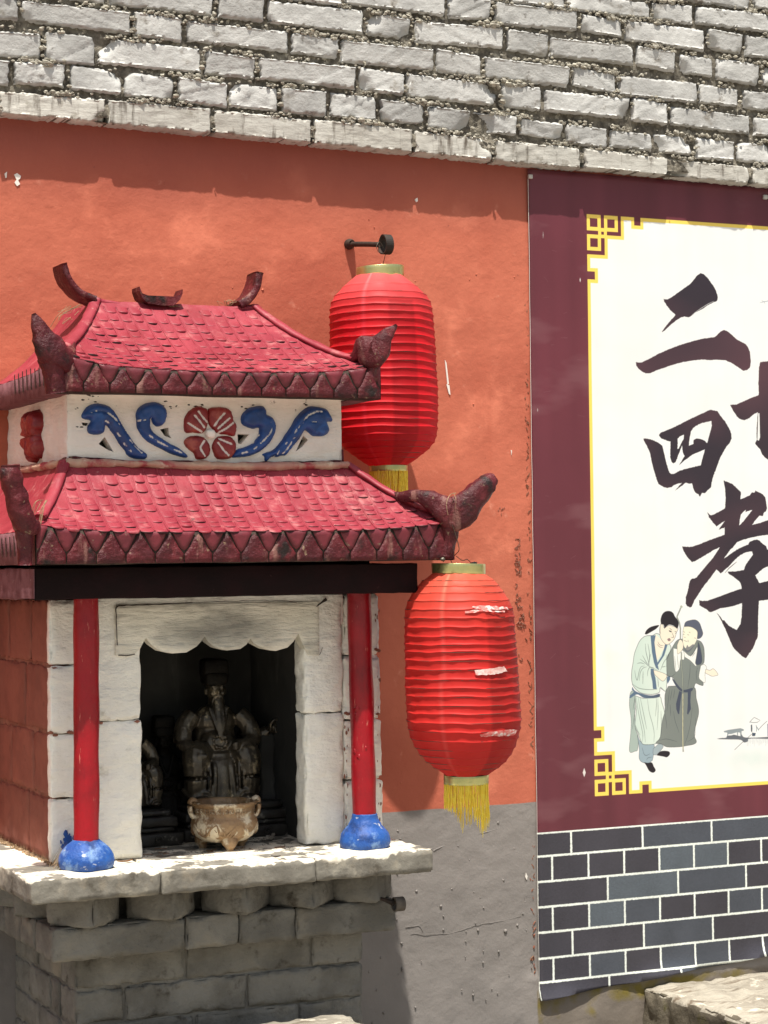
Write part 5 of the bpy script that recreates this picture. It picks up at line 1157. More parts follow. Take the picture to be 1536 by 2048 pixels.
# upturned ridge ornaments
def plate(path, wd, th, seed, m=M['maroon']):
    mb = MB(); P = curve_pts(path, 16); sweep(mb, P, resamp([(wd*a, th*b) for a, b in ((1, 1), (1, 1), (1, 1), (.95, .9))], 16), n=16, amp=.0022, seed=seed, sq=.4, up=Vector((1, 0, 0)) if False else Vector((0, 0, 1)))
    return mb.build('ridge_ornament', m, shrine, org=path[0], smooth=True)
plate([U(182, 602, -.22), U(152, 588, -.22), U(130, 562, -.22), U(120, 530, -.22)], .040, .009, 1)
plate([U(470, 612, -.22), U(493, 597, -.22), U(505, 575, -.22), U(510, 548, -.22)], .036, .010, 2)
mb = MB(); cx = UN(316, 600, y=-.24)
prof = [(-.052, .016), (-.046, .0), (-.032, -.012), (0, -.015), (.030, -.014), (.044, .0), (.050, .014)]
vs = []
for x, z in prof:
    for y, zz in ((-.026, z), (.026, z), (.026, z+.010), (-.026, z+.010)): vs.append((cx.x+x+.002*N3((x, y, 0), 60, 1), -.24+y, cx.z+zz+.002*N3((x, y, zz), 70, 2)))
vs2 = [(x, y, max(z, cx.z+.006) if i % 4 >= 2 else z) for i, (x, y, z) in enumerate(vs)]
mb.add(vs2, [(i*4+j, i*4+(j+1) % 4, (i+1)*4+(j+1) % 4, (i+1)*4+j) for i in range(6) for j in range(4)]+[(3, 2, 1, 0), (24, 25, 26, 27)])
mb.build('ridge_ornament', M['maroon'], shrine)
# dry stems and wire on the roofs
mb = MB()
def twig(P, r=.0009): Q = curve_pts(P, len(P)*6); sweep(mb, Q, [(r, r)]*len(Q), n=5)
twig([U(118, 640, -.12), U(120, 632, -.12), U(140, 620, -.12), U(165, 606, -.13)], .0012); twig([U(125, 648, -.1), U(150, 628, -.1), U(172, 612, -.12)], .001); twig([U(100, 655, -.1), U(118, 628, -.12), U(142, 612, -.12)], .0008)
for i in range(10): u, v = rnd.uniform(110, 165), rnd.uniform(615, 655); twig([U(u, v, -.14), U(u+rnd.uniform(4, 18), v-rnd.uniform(2, 12), -.14), U(u+rnd.uniform(14, 28), v-rnd.uniform(-4, 14), -.14)], .0006)
for i in range(9): u = rnd.uniform(440, 470); twig([U(u, 612, -.23), U(u+rnd.uniform(-8, 10), 606-rnd.uniform(0, 5), -.24), U(u+rnd.uniform(-5, 22), 604-rnd.uniform(-4, 6), -.24)], .0006)
for i in range(8): u = rnd.uniform(330, 352); twig([U(u, 616, -.24), U(u+rnd.uniform(-8, 10), 611, -.25), U(u+rnd.uniform(-5, 16), 614, -.25)], .0007)
twig([U(896, 1030, -.70), U(893, 1008, -.705), U(900, 990, -.70), U(912, 986, -.69)], .0008); twig([U(910, 1018, -.705), U(912, 1000, -.71), U(907, 985, -.70)], .0006)
for i in range(7): u = rnd.uniform(60, 85); twig([U(u, 1045+rnd.uniform(-20, 20), -.66), U(u+8, 1020+rnd.uniform(-15, 10), -.66), U(u+rnd.uniform(10, 25), 1000, -.65)], .0006)
tag(mb.build('dry_stems', M['straw'], shrine), kind='stuff')

# ---- frieze between the roofs
YZ = -.48
FZ0, FZ1, FX0, FX1 = 1.806, 1.957, 1.262, 1.888
holes = [[(197, 888), (209, 874), (227, 904), (216, 900)], [(320, 859), (337, 855), (338, 868), (343, 877), (330, 872)], [(475, 868), (498, 869), (482, 888), (476, 887)], [(591, 903), (607, 871), (616, 880), (603, 895)], [(163, 845), (177, 846), (172, 852), (166, 851)]]
hp = [[(UN(u, v, y=YZ).x, UN(u, v, y=YZ).z) for u, v in h] for h in holes]
mb = MB(); st = .007
outl = []
for a, b in (((FX0, FZ0), (FX1, FZ0)), ((FX1, FZ0), (FX1, FZ1)), ((FX1, FZ1), (FX0, FZ1)), ((FX0, FZ1), (FX0, FZ0))):
    L = math.hypot(b[0]-a[0], b[1]-a[1]); n = int(L/st); outl += [(lerp(a[0], b[0], i/n), lerp(a[1], b[1], i/n)) for i in range(n)]
pts = list(outl); edges = [(i, (i+1) % len(outl)) for i in range(len(outl))]
for h in hp:
    s0 = len(pts); hh = []
    for i in range(len(h)):
        a, b = h[i], h[(i+1) % len(h)]; hh += [(lerp(a[0], b[0], j/3), lerp(a[1], b[1], j/3)) for j in range(3)]
    pts += hh; edges += [(s0+i, s0+(i+1) % len(hh)) for i in range(len(hh))]
def inpoly(x, z, h):
    ins = False; j = len(h)-1
    for i in range(len(h)):
        if (h[i][1] > z) != (h[j][1] > z) and x < (h[j][0]-h[i][0])*(z-h[i][1])/(h[j][1]-h[i][1])+h[i][0]: ins = not ins
        j = i
    return ins
x = FX0+st
while x < FX1-st*.5:
    z = FZ0+st
    while z < FZ1-st*.5:
        if not any(inpoly(x, z, h) for h in hp): pts.append((x, z))
        z += st
    x += st
r_ = delaunay_2d_cdt([Vector(p) for p in pts], edges, [], 1, 1e-7)
def fy(x, z):
    e = min(x-FX0, FX1-x); return YZ+.0022*T3((x, 0, z), 20, 6)+.0008*N3((x, 0, z), 60, 6)+max(0, .006-e)**2*90
vs = [(p.x, fy(p.x, p.y), p.y) for p in r_[0]]
fs = [tuple(f) for f in r_[2] if not any(inpoly(sum(r_[0][i].x for i in f)/3, sum(r_[0][i].y for i in f)/3, h) for h in hp)]
mb.add(vs, fs)
for h in hp:
    n = len(h); mb.add([(x, fy(x, z)+.0005, z) for x, z in h]+[(x, YZ+.03, z) for x, z in h], [(i, n+i, n+(i+1) % n, (i+1) % n) for i in range(n)])
mb.build('frieze_panel', M['frieze'], shrine, smooth=True)
mb = MB(); block(mb, FX0+.0005, FX0+.03, YZ+.003, -.004, FZ0-.01, 1.998, r=.004, step=.012, amp=.0022, seed=33); mb.build('frieze_side', M['frieze'], shrine, smooth=True)
mb = MB(); block(mb, FX1-.03, FX1-.0005, YZ+.003, -.004, FZ0-.01, 1.998, r=.004, step=.03, amp=.0012, seed=34); mb.build('frieze_side', M['frieze'], shrine, smooth=True)
mb = MB(); quadbox(mb, FX0+.031, FX1-.031, YZ+.034, -.006, FZ0-.01, 1.99); mb.build('frieze_core', M['sooty_shade'], shrine)
def FP(off, sc, *pts): return [((lambda q: (q.x, q.z))(UN(off[0]+x/sc, off[1]+y/sc, y=YZ-.006))) for x, y in pts]
c1, k1 = (140, 780), 5.486; c2, k2 = (400, 780), 5.12
place = lambda x, z, h: (x, YZ+.003-h, z)
def scroll(P, G, seed, h=.017, wd=.012):
    pp = [(q.x, q.y) for q in curve_pts([(a, b, 0) for a, b in P+[P[0]]], len(P)*3)][:-1]
    return relief(pp, place, h, wd, step=.0034, grooves=G, gw=.0021, gdep=.28, seed=seed, amp=.0012).build('blue_scroll', M['blue'], shrine, org=(pp[0][0], YZ, pp[0][1]), smooth=True, cols=True)
scroll(FP(c1, k1, (128, 270), (150, 225), (200, 175), (280, 142), (350, 145), (430, 170), (490, 225), (540, 300), (590, 390), (640, 470), (700, 560), (760, 630), (830, 680), (862, 720), (830, 762), (760, 765), (690, 750), (630, 715), (600, 660), (550, 600), (500, 510), (450, 450), (400, 390), (385, 460), (330, 490), (250, 490), (200, 465), (195, 400), (230, 340), (170, 325), (132, 305)),
       [FP(c1, k1, (210, 250), (260, 232), (330, 232), (410, 255), (480, 310), (540, 380)), FP(c1, k1, (380, 340), (440, 370), (500, 450), (560, 540), (600, 620)), FP(c1, k1, (650, 550), (700, 610), (780, 690)), FP(c1, k1, (610, 620), (660, 680))], 1)
scroll(FP(c1, k1, (735, 330), (728, 260), (760, 190), (820, 150), (900, 128), (980, 135), (1040, 175), (1075, 245), (1065, 320), (1030, 385), (960, 405), (915, 370), (895, 320), (890, 370), (900, 430), (960, 490), (1040, 540), (1120, 590), (1200, 630), (1260, 680), (1305, 720), (1280, 748), (1200, 730), (1090, 690), (970, 630), (860, 570), (790, 500), (745, 420)),
       [FP(c1, k1, (895, 260), (893, 330), (900, 400)), FP(c1, k1, (860, 500), (960, 570), (1080, 630), (1220, 690)), FP(c1, k1, (740, 340), (820, 330))], 2)
scroll(FP(c2, k2, (425, 300), (440, 240), (500, 185), (570, 165), (650, 160), (690, 210), (690, 245), (740, 270), (780, 330), (785, 410), (750, 500), (690, 580), (600, 645), (500, 680), (400, 692), (330, 690), (375, 610), (450, 585), (540, 540), (590, 470), (610, 390), (550, 400), (480, 380), (435, 345)),
       [FP(c2, k2, (600, 400), (600, 460), (540, 540), (460, 575)), FP(c2, k2, (720, 335), (740, 380), (700, 460), (610, 550)), FP(c2, k2, (420, 650), (520, 620), (580, 580))], 3)
scroll(FP(c2, k2, (625, 660), (680, 635), (750, 610), (820, 540), (880, 460), (940, 370), (980, 290), (1040, 220), (1120, 165), (1200, 165), (1290, 185), (1335, 235), (1368, 320), (1310, 330), (1335, 400), (1310, 455), (1240, 478), (1160, 470), (1110, 430), (1075, 420), (1030, 500), (970, 570), (890, 670), (850, 675), (800, 690), (740, 690), (690, 735), (665, 720), (660, 680)),
       [FP(c2, k2, (1250, 225), (1180, 225), (1100, 260), (1040, 330), (960, 440)), FP(c2, k2, (960, 490), (900, 580), (840, 650)), FP(c2, k2, (1120, 330), (1180, 325)), FP(c2, k2, (880, 540), (820, 610), (760, 680))], 4)
# flower: four petals and a round centre
def petal(P, G, seed):
    cx_ = sum(p[0] for p in P)/len(P); cz_ = sum(p[1] for p in P)/len(P); P = [(cx_+(x-cx_)*1.07, cz_+(z-cz_)*1.07) for x, z in P]
    pp = [(q.x, q.y) for q in curve_pts([(a, b, 0) for a, b in P+[P[0]]], len(P)*3)][:-1]
    return relief(pp, place, .013, .010, step=.0032, grooves=G, gw=.0020, gdep=.25, seed=seed, amp=.0012).build('petal', M['petal'], shrine, org=(pp[0][0], YZ, pp[0][1]), smooth=True, cols=True)
petal(FP(c2, k2, (95, 195), (150, 180), (240, 180), (310, 205), (340, 260), (345, 310), (375, 350), (370, 430), (345, 468), (280, 455), (190, 440), (140, 400), (100, 350), (90, 270)), [FP(c2, k2, (245, 240), (190, 300), (145, 365)), FP(c2, k2, (300, 290), (230, 350), (180, 395)), FP(c2, k2, (345, 330), (270, 390), (190, 435))], 1)
petal(FP(c2, k2, (75, 195), (0, 172), (-55, 185), (-120, 230), (-150, 290), (-150, 400), (-120, 435), (-60, 430), (20, 440), (65, 400), (85, 330), (90, 260)), [FP(c2, k2, (-20, 220), (30, 290), (70, 330)), FP(c2, k2, (-60, 260), (0, 330), (40, 385)), FP(c2, k2, (-125, 340), (-50, 390), (20, 430))], 2)
petal(FP(c2, k2, (185, 480), (260, 470), (330, 490), (370, 550), (365, 630), (320, 690), (250, 705), (180, 695), (150, 640), (130, 580), (150, 520)), [FP(c2, k2, (190, 500), (260, 530), (320, 555)), FP(c2, k2, (180, 540), (240, 620), (290, 670))], 3)
petal(FP(c2, k2, (50, 490), (-20, 470), (-100, 480), (-150, 520), (-145, 570), (-110, 610), (-60, 650), (-40, 700), (10, 708), (70, 690), (105, 640), (100, 560)), [FP(c2, k2, (40, 520), (0, 580), (10, 620)), FP(c2, k2, (0, 600), (30, 650), (50, 680))], 4)
p = UN(400+120/5.12, 780+445/5.12, y=YZ-.015); mb = MB(); block(mb, p.x-.011, p.x+.011, YZ-.016, YZ+.002, p.z-.010, p.z+.010, r=.008, step=.004, amp=.001, seed=2); mb.build('flower_centre', M['white_wall'], shrine, org=tuple(p), smooth=True)
# red relief on the side panel, seen edge-on
mb = MB(); P = [(-.262, 1.936), (-.243, 1.924), (-.222, 1.936), (-.198, 1.918), (-.205, 1.890), (-.186, 1.870), (-.200, 1.845), (-.222, 1.846), (-.238, 1.818), (-.262, 1.828), (-.290, 1.828), (-.300, 1.858), (-.286, 1.878), (-.302, 1.900), (-.288, 1.926)]
pp = [(q.x, q.y) for q in curve_pts([(a, b, 0) for a, b in P+[P[0]]], 40)][:-1]
relief(pp, lambda y, z, h: (FX0+.003-h, y, z), .030, .016, step=.0045, grooves=[[(-.245, 1.93), (-.245, 1.825)], [(-.29, 1.876), (-.2, 1.876)]], gw=.003, gdep=.5, amp=.006).build('side_flower', M['petal'], shrine, smooth=True)
# dark red line brushed along the foot of the frieze and stains
mb = MB()
def ribbon(mb, P, wd, y):
    Q = curve_pts(P, 60); vs = []
    for q in Q: w_ = wd*(.6+.9*abs(N3(q, 30, 3))); vs += [(q.x, y, q.z-w_), (q.x, y, q.z+w_)]
    mb.add(vs, [(i*2, (i+1)*2, (i+1)*2+1, i*2+1) for i in range(len(Q)-1)])
ribbon(mb, [(1.262, 0, 1.818), (1.33, 0, 1.816), (1.42, 0, 1.810), (1.50, 0, 1.812), (1.60, 0, 1.808), (1.70, 0, 1.811), (1.80, 0, 1.813), (1.888, 0, 1.816)], .0042, YZ-.0035)
Q = curve_pts([(FX0, -.48, 1.818), (FX0, -.4, 1.812), (FX0, -.25, 1.814), (FX0, -.02, 1.812)], 40)
vs = []
for q in Q: w_ = .004*(.6+.9*abs(N3(q, 30, 3))); vs += [(FX0-.0035, q.y, q.z-w_), (FX0-.0035, q.y, q.z+w_)]
mb.add(vs, [(i*2, (i+1)*2, (i+1)*2+1, i*2+1) for i in range(len(Q)-1)])
p = UN(684, 910, y=YZ); mb.add([(p.x-.002, YZ-.0035, p.z-.02), (p.x+.003, YZ-.0035, p.z-.02), (p.x+.002, YZ-.0035, p.z+.012), (p.x-.003, YZ-.0035, p.z+.012)], [(0, 1, 2, 3)])
mb.build('painted_line', M['maroon'], shrine)
mb = MB()
for i in range(60):
    u, v = rnd.choice(((185, 795), (165, 815), (340, 810), (400, 812), (495, 808), (625, 800), (172, 850))); u += rnd.gauss(0, 9); v += rnd.gauss(0, 5); p = UN(u, v, y=YZ)
    blob(mb, (p.x, YZ+.0005, p.z), rnd.uniform(.0008, .0026), i, (2, .5, .8))
tag(mb.build('mildew_spot', M['groove'], shrine), kind='stuff')

# ================================================================== THINGS
# ---- iron brackets with pipe rings
def bracket(label, xw, zw, yend, z_end, ringc, rr=.024, x_end=None, flange=True, tiltz=0):
    b = thing('lantern_bracket', label, 'bracket', (xw, 0, zw))
    mb = MB(); P = curve_pts([(xw, -.002, zw), (lerp(xw, x_end or xw, .5), yend*.5, lerp(zw, z_end, .5)+.001), (x_end or xw, yend, z_end)], 14)
    sweep(mb, P, [(.0066+.0005*N3(p, 60), .0066) for p in P], n=12); mb.build('pipe', M['iron'], b, smooth=True)
    mb = MB(); sweep(mb, curve_pts([(xw, .002, zw), (xw, -.010, zw), (xw, -.018, zw), (xw, -.024, zw+.0)], 9), resamp([(.013, .013), (.0125, .0135), (.010, .010), (.0068, .0068)], 9), n=14, amp=.001); mb.build('flange', M['iron'], b, smooth=True)
    mb = MB(); n = 30; vs = []; hw = .010; c = Vector(ringc)
    for i in range(n):
        a = 2*math.pi*i/n
        for r, x in ((rr, -hw), (rr, hw), (rr-.003, hw), (rr-.003, -hw)): vs.append((c.x+x+.0008*math.sin(a*2), c.y+r*math.cos(a), c.z+r*math.sin(a)))
    mb.add(vs, [(i*4+j, i*4+(j+1) % 4, ((i+1) % n)*4+(j+1) % 4, ((i+1) % n)*4+j) for i in range(n) for j in range(4)]); mb.build('ring', M['iron'], b)
    return b
pw = UN(697, 489, y=0); YL1 = -.185
rc = UN(772, 489, y=-.205)
bracket('rusty pipe bracket with a ring holding the upper lantern', pw.x, pw.z, -.186, rc.z+.002, tuple(rc))
p0 = UN(744, 1792, y=-.56); r2_ = UN(797, 1808, y=-.598)
b2 = thing('lantern_bracket', 'thin rusty rod with an empty ring sticking out below the right end of the sill', 'bracket', tuple(p0))
mb = MB(); P = curve_pts([(p0.x-.02, -.545, p0.z+.004), (lerp(p0.x, r2_.x, .4), -.575, lerp(p0.z, r2_.z, .4)), (r2_.x-.010, -.596, r2_.z+.002)], 12); sweep(mb, P, resamp([(.0032, .0032), (.004, .004), (.0065, .0065)], 12), n=9); mb.build('rod', M['iron'], b2, smooth=True)
mb = MB(); n = 28; vs = []
for i in range(n):
    a = 2*math.pi*i/n
    for r, x in ((.0155, -.011), (.0155, .011), (.0125, .011), (.0125, -.011)): vs.append((r2_.x+x, r2_.y+r*math.cos(a), r2_.z+r*math.sin(a)))
mb.add(vs, [(i*4+j, i*4+(j+1) % 4, ((i+1) % n)*4+(j+1) % 4, ((i+1) % n)*4+j) for i in range(n) for j in range(4)]); mb.build('ring', mat('dusty_iron', (.10, .085, .07), (.06, .05, .04), rough=.8, scale=40), b2)

# ---- paper lanterns
def lantern(label, y, top_uv, prof_uv, ribs_v, mt, cap, tas, tilt, seed, tears=(), wob=.0012, dark_band=(4.45, 4.95)):
    """prof_uv: list of (v, left u, right u) silhouette; ribs_v: pixel rows of the wire hoops"""
    cu = [((l+r)/2, v) for v, l, r in prof_uv]
    C0 = UN(*cu[0], y=y); C1 = UN(*cu[-1], y=y)
    def zrow(v): return UN(lerp(cu[0][0], cu[-1][0], (v-cu[0][1])/(cu[-1][1]-cu[0][1])), v, y=y).z
    Z = (CAM.lerp(C0, 1)-CAM).dot(_f)
    tab = [(zrow(v), (r-l)/2*Z/FPX) for v, l, r in prof_uv]; tab.sort()
    def rad(z):
        for a, b in zip(tab[:-1], tab[1:]):
            if z <= b[0]: f = (z-a[0])/(b[0]-a[0]); return lerp(a[1], b[1], f)
        return tab[-1][1]
    L = thing('paper_lantern', label, 'lantern', (C0.x, y, C0.z), 'red paper lanterns')
    zr = sorted([zrow(v) for v in ribs_v]); zr = [tab[0][0]]+zr+[tab[-1][0]]
    rows = []
    for a, b in zip(zr[:-1], zr[1:]):
        for f in (0, .06, .25, .5, .75, .94):
            z = lerp(a, b, f); r = rad(z) - (.0016*math.sin(math.pi*f) if f not in (0,) else 0)*min(1, rad(z)/.09)
            if f == 0: r += .0010
            rows.append((r, z))
    rows.append((tab[-1][1], tab[-1][0]))
    def cx(z): f = (z-C0.z)/(C1.z-C0.z); return lerp(C0.x, C1.x, f)
    mb = MB(); n = 96; vs = []; cs = []
    for k, (r, z) in enumerate(rows):
        for i in range(n):
            a = 2*math.pi*i/n; ca, sa = math.cos(a), math.sin(a)
            zz = z + wob*2.2*N3((ca*1.2, sa*1.2, z*5), 1.2, seed)+wob*.9*N3((ca*4, sa*4, z*20), 1, seed+2)
            q = r+wob*N3((ca*2, sa*2, z*14), 1.0, seed+5)+wob*.6*N3((ca*7, sa*7, z*40), 1, seed)
            vs.append((cx(z)+q*ca, y+q*sa, zz))
            f = 1.0
            fa = k % 6
            if fa in (0, 1): f *= 1.12
            sa_ = (a-R(3)) % (2*math.pi/8)      # sewn gores: thin seams
            c = [f, f, f]
            aa = a % (2*math.pi)
            for s0 in (3.95, 5.85):
                if abs(aa-s0-.25*(z-C0.z)) < .035: c = [1.08, 2.0, 2.0]
            if dark_band[0] < aa+.18*(z-C0.z)*0 < dark_band[1] and z < C0.z-.07: c = [q_*.72 for q_ in c]  # one strip of cloth coloured darker below the crown
            fd = max(0, min(1, (z-C0.z+.13)/.13))**1.3     # crown paler: fading plus overhead sunlight put into the colour
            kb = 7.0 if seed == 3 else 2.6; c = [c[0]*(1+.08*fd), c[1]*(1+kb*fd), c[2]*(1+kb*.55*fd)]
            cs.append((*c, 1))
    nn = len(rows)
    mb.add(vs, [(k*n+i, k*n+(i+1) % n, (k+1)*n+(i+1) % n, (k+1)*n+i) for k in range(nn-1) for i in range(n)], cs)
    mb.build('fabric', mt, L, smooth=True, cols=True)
    # wire hoops just under the cloth
    mb = MB()
    for z in zr[1:-1]:
        r = rad(z)-.0006; P = [(cx(z)+r*math.cos(2*math.pi*i/40), y+r*math.sin(2*math.pi*i/40), z) for i in range(41)]
        sweep(mb, P, [(.0007, .0007)]*41, n=4)
    tag(mb.build('wire_hoops', M['wire'], L), kind='stuff')
    # brass cap
    (cl, cr_, ct, cb) = cap; c = UN((cl+cr_)/2, (ct+cb)/2, y=y); rc_ = (cr_-cl)/2*Z/FPX; hh = (cb-ct)/2*Z/FPX*.98
    def ring_band(name, c, r, h0, h1, m, tx, seed):
        mb = MB(); n = 56; vs = []
        for z, rr_ in ((h1-.004, r-.0020), (h1-.0002, r-.0008), (h1, r-.0003), (h1-.0006, r), (lerp(h0, h1, .7), r+.0001), (lerp(h0, h1, .3), r-.0001), (h0+.0006, r), (h0, r-.0004), (h0+.001, r-.0016)):
            for i in range(n):
                a = 2*math.pi*i/n; q = rr_+.0007*N3((math.cos(a)*2, math.sin(a)*2, z*20), 1.5, seed); vs.append((c.x+q*math.cos(a), c.y+q*math.sin(a), z+tx*q*math.cos(a)))
        mb.add(vs, [(k*n+i, k*n+(i+1) % n, (k+1)*n+(i+1) % n, (k+1)*n+i) for k in range(8) for i in range(n)]); return mb.build(name, m, L, smooth=True)
    ring_band('brass_cap', c, rc_, c.z-hh, c.z+hh, M['brass'], tilt, seed)
    mb = MB(); n = 40; z0 = c.z-hh
    vs = [(c.x+(rc_-.003)*math.cos(2*math.pi*i/n), y+(rc_-.003)*math.sin(2*math.pi*i/n), z0+tilt*rc_*math.cos(2*math.pi*i/n)-.0005) for i in range(n)]+[(c.x+tab[-1][1]*.98*math.cos(2*math.pi*i/n), y+tab[-1][1]*.98*math.sin(2*math.pi*i/n), tab[-1][0]-.001) for i in range(n)]
    mb.add(vs, [(i, (i+1) % n, n+(i+1) % n, n+i) for i in range(n)]); mb.build('cap_collar', M['cap_dark'], L, smooth=True)
    # bottom band and tassels
    (bl, br, bt, bb) = tas[0]; c = UN((bl+br)/2, bt, y=y); c2 = UN((bl+br)/2, bb, y=y); rb_ = (br-bl)/2*Z/FPX
    ring_band('brass_foot', Vector((c.x, y, c.z)), rb_, c2.z, c.z+.001, M['brass'], 0, seed+1)
    mb = MB(); vs = [(c.x+rb_*.97*math.cos(2*math.pi*i/30), y+rb_*.97*math.sin(2*math.pi*i/30), c.z+.0005) for i in range(30)]; mb.add(vs, [tuple(range(30))]); mb.build('foot_plate', M['cap_dark'], L)
    mb = MB(); nS = 150
    for i in range(nS):
        a = 2*math.pi*(i+rnd.uniform(-.4, .4))/nS; r = rb_*rnd.uniform(.93, .99); x, yy_ = c.x+r*math.cos(a), y+r*math.sin(a)
        ln = tas[1](math.cos(a))*rnd.uniform(.86, 1.03)
        P = [Vector((x, yy_, c2.z+.003))]; dx, dy = rnd.gauss(0, .0022), rnd.gauss(0, .0022)
        for k in range(1, 6): f = k/5; P.append(Vector((x+dx*f*f+.0008*rnd.uniform(-1, 1), yy_+dy*f+.0008*rnd.uniform(-1, 1), c2.z-ln*f)))
        r0 = rnd.uniform(.0007, .0012); sweep(mb, P, [(r0*q_, r0*q_) for q_ in (1, 1, 1.1, 1.2, 1, .4)], n=4)
    tag(mb.build('tassel', M['tassel'], L), kind='stuff')
    return L, C0, rad, cx, zrow, c
ribs1 = [575, 592, 605, 619, 633, 648, 664, 680, 697, 713, 730, 746, 762, 779, 796, 812, 828, 843, 858, 873, 886, 897, 908, 917]
prof1 = [(552, 712, 806), (560, 700, 816), (568, 691, 826), (580, 682, 844), (594, 672, 860), (608, 667, 869), (630, 664, 873), (700, 663, 876), (780, 663, 877), (830, 665, 876), (862, 668, 874), (884, 676, 869), (900, 692, 858), (914, 714, 842), (924, 727, 828), (931, 738, 814)]
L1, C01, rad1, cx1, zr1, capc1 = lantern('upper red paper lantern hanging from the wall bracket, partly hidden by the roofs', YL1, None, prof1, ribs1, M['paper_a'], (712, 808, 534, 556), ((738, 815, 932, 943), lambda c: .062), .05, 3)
mb = MB(); cc = UN(765, 536, y=YL1)
def wirepath(pts, r=.0008): Q = curve_pts(pts, len(pts)*7); sweep(mb, Q, [(r, r)]*len(Q), n=6)
ry = -.205
wirepath([(cc.x-.001, YL1, cc.z), (cc.x+.001, YL1-.004, cc.z+.014), (rc.x-.004, ry-.002, rc.z-.028), (rc.x-.001, ry, rc.z-.020), (rc.x-.011, ry-.001, rc.z-.002), (rc.x-.016, ry-.002, rc.z+.004), UN(757, 485, y=ry-.01), UN(753, 494, y=ry-.012), UN(757, 505, y=ry-.012)])
wirepath([(cc.x-.03, YL1, cc.z-.003), (cc.x, YL1, cc.z+.002), (cc.x+.035, YL1, cc.z-.002)], .0009)
mb.build('hook_wire', M['wire'], L1, smooth=True)
YL2 = -.628
ribs2 = [1160, 1171, 1184, 1200, 1217, 1234, 1252, 1270, 1286, 1300, 1317, 1335, 1354, 1371, 1387, 1405, 1421, 1439, 1456, 1475, 1493, 1508, 1522, 1534]
prof2 = [(1147, 861, 968), (1153, 853, 977), (1163, 842, 992), (1176, 833, 1005), (1190, 823, 1016), (1206, 813, 1023), (1224, 808, 1029), (1260, 808, 1032), (1330, 809, 1036), (1400, 810, 1040), (1440, 811, 1042), (1468, 817, 1039), (1488, 826, 1034), (1504, 836, 1027), (1520, 849, 1015), (1532, 864, 1002), (1541, 876, 988), (1549, 889, 976)]
L2, C02, rad2, cx2, zr2, capc2 = lantern('lower red paper lantern with torn white patches hanging from the lower roof corner', YL2, None, prof2, ribs2, M['paper_b'], (863, 971, 1127, 1148), ((887, 977, 1550, 1567), lambda c: (.066+.045*max(0, 1-abs(c-.35)*1.5)+.010*c)), -.03, 8, wob=.0022, dark_band=(4.75, 5.9))
mb = MB()
wirepath([UN(905, 1128, y=YL2), UN(902, 1118, y=YL2-.01), UN(912, 1108, y=YL2-.03), UN(918, 1095, y=-.675), UN(905, 1050, y=-.70)], .0009)
wirepath([UN(945, 1130, y=YL2), UN(935, 1119, y=YL2-.01), UN(925, 1121, y=YL2-.02), UN(912, 1112, y=YL2-.03)], .0008)
blob(mb, tuple(UN(949, 1127, y=YL2-.02)), .005, 3, (2, 1, .7)); blob(mb, tuple(UN(886, 1119, y=YL2-.04)), .005, 4, (1.6, 1, 1))
mb.build('hook_wire', M['wire'], L2, smooth=True)
# torn, peeled patches on the front of the lower lantern
def on_lantern(u, v, off=.0016):
    z = zr2(v); r = rad2(z)+off; c = Vector((cx2(z), YL2, z))
    a = (u-768)/FPX; b = (v-1024)/FPX; d = (_r2*a-_u2*b+_f); o_ = CAM
    ox, oy = o_.x-c.x, o_.y-c.y; A_ = d.x**2+d.y**2; B_ = 2*(ox*d.x+oy*d.y); C_ = ox*ox+oy*oy-r*r; D = B_*B_-4*A_*C_
    t_ = (-B_-math.sqrt(max(D, 0)))/(2*A_); return o_+d*t_
def tear(name, outline, seed, m_='torn'):
    m_key = m_; mb = MB(); n = len(outline)
    top = outline[:n//2]; bot = outline[n//2:][::-1]
    k = 16; tp = curve_pts([(p[0], p[1], 0) for p in top], k); bp = curve_pts([(p[0], p[1], 0) for p in bot], k); vs = []
    for i in range(k+1):
        jt, jb = rnd.uniform(-1.0, 1.0), rnd.uniform(-1.2, 1.2)
        for j in range(5):
            f = j/4; u = lerp(tp[i].x, bp[i].x, f); v = lerp(tp[i].y+jt, bp[i].y+jb, f); q = on_lantern(u, v, .0018+.0016*abs(N3((u*.1, v*.2, 0), 1, seed))); vs.append(q)
    mb.add(vs, [(i*5+j, i*5+j+1, (i+1)*5+j+1, (i+1)*5+j) for i in range(k) for j in range(4)])
    mb.build(name, M[m_key], L2, smooth=True)
M['torn'] = mat('torn_white_lining', (.70, .58, .54), (.62, .30, .27), rough=.6, scale=90, bump=.6, bscale=80, bdist=.002, extra=(((.60, .06, .06), 60, .60, .68, (1, 1, 2)),))
M['torn_pale'] = mat('torn_faded_fabric', (.62, .26, .23), (.60, .09, .08), rough=.6, scale=90, bump=.4, bscale=80, bdist=.002, extra=(((.72, .58, .54), 70, .50, .60, (1, 1, 2)),))
tear('torn_patch', [(944, 1213), (975, 1211), (1014, 1215), (1017, 1219), (975, 1219), (945, 1216)], 1, 'torn_pale')
tear('torn_patch', [(930, 1222), (965, 1219), (990, 1221), (1010, 1222), (1010, 1225), (985, 1224), (960, 1223), (930, 1227)], 2, 'torn_pale')
tear('torn_patch', [(949, 1340), (980, 1337), (1008, 1333), (1015, 1343), (985, 1349), (952, 1351)], 3)
tear('torn_patch', [(960, 1470), (990, 1462), (1035, 1459), (1030, 1471), (995, 1472), (962, 1474)], 4, 'torn_pale')

M['black'] = mat('niche_shaded_bronze', (.007, .006, .005), (.013, .010, .007), rough=.6, scale=30, bump=.8, bscale=60, bdist=.004, spec=.15)  # niche darkness put into the colour of hats and attendant
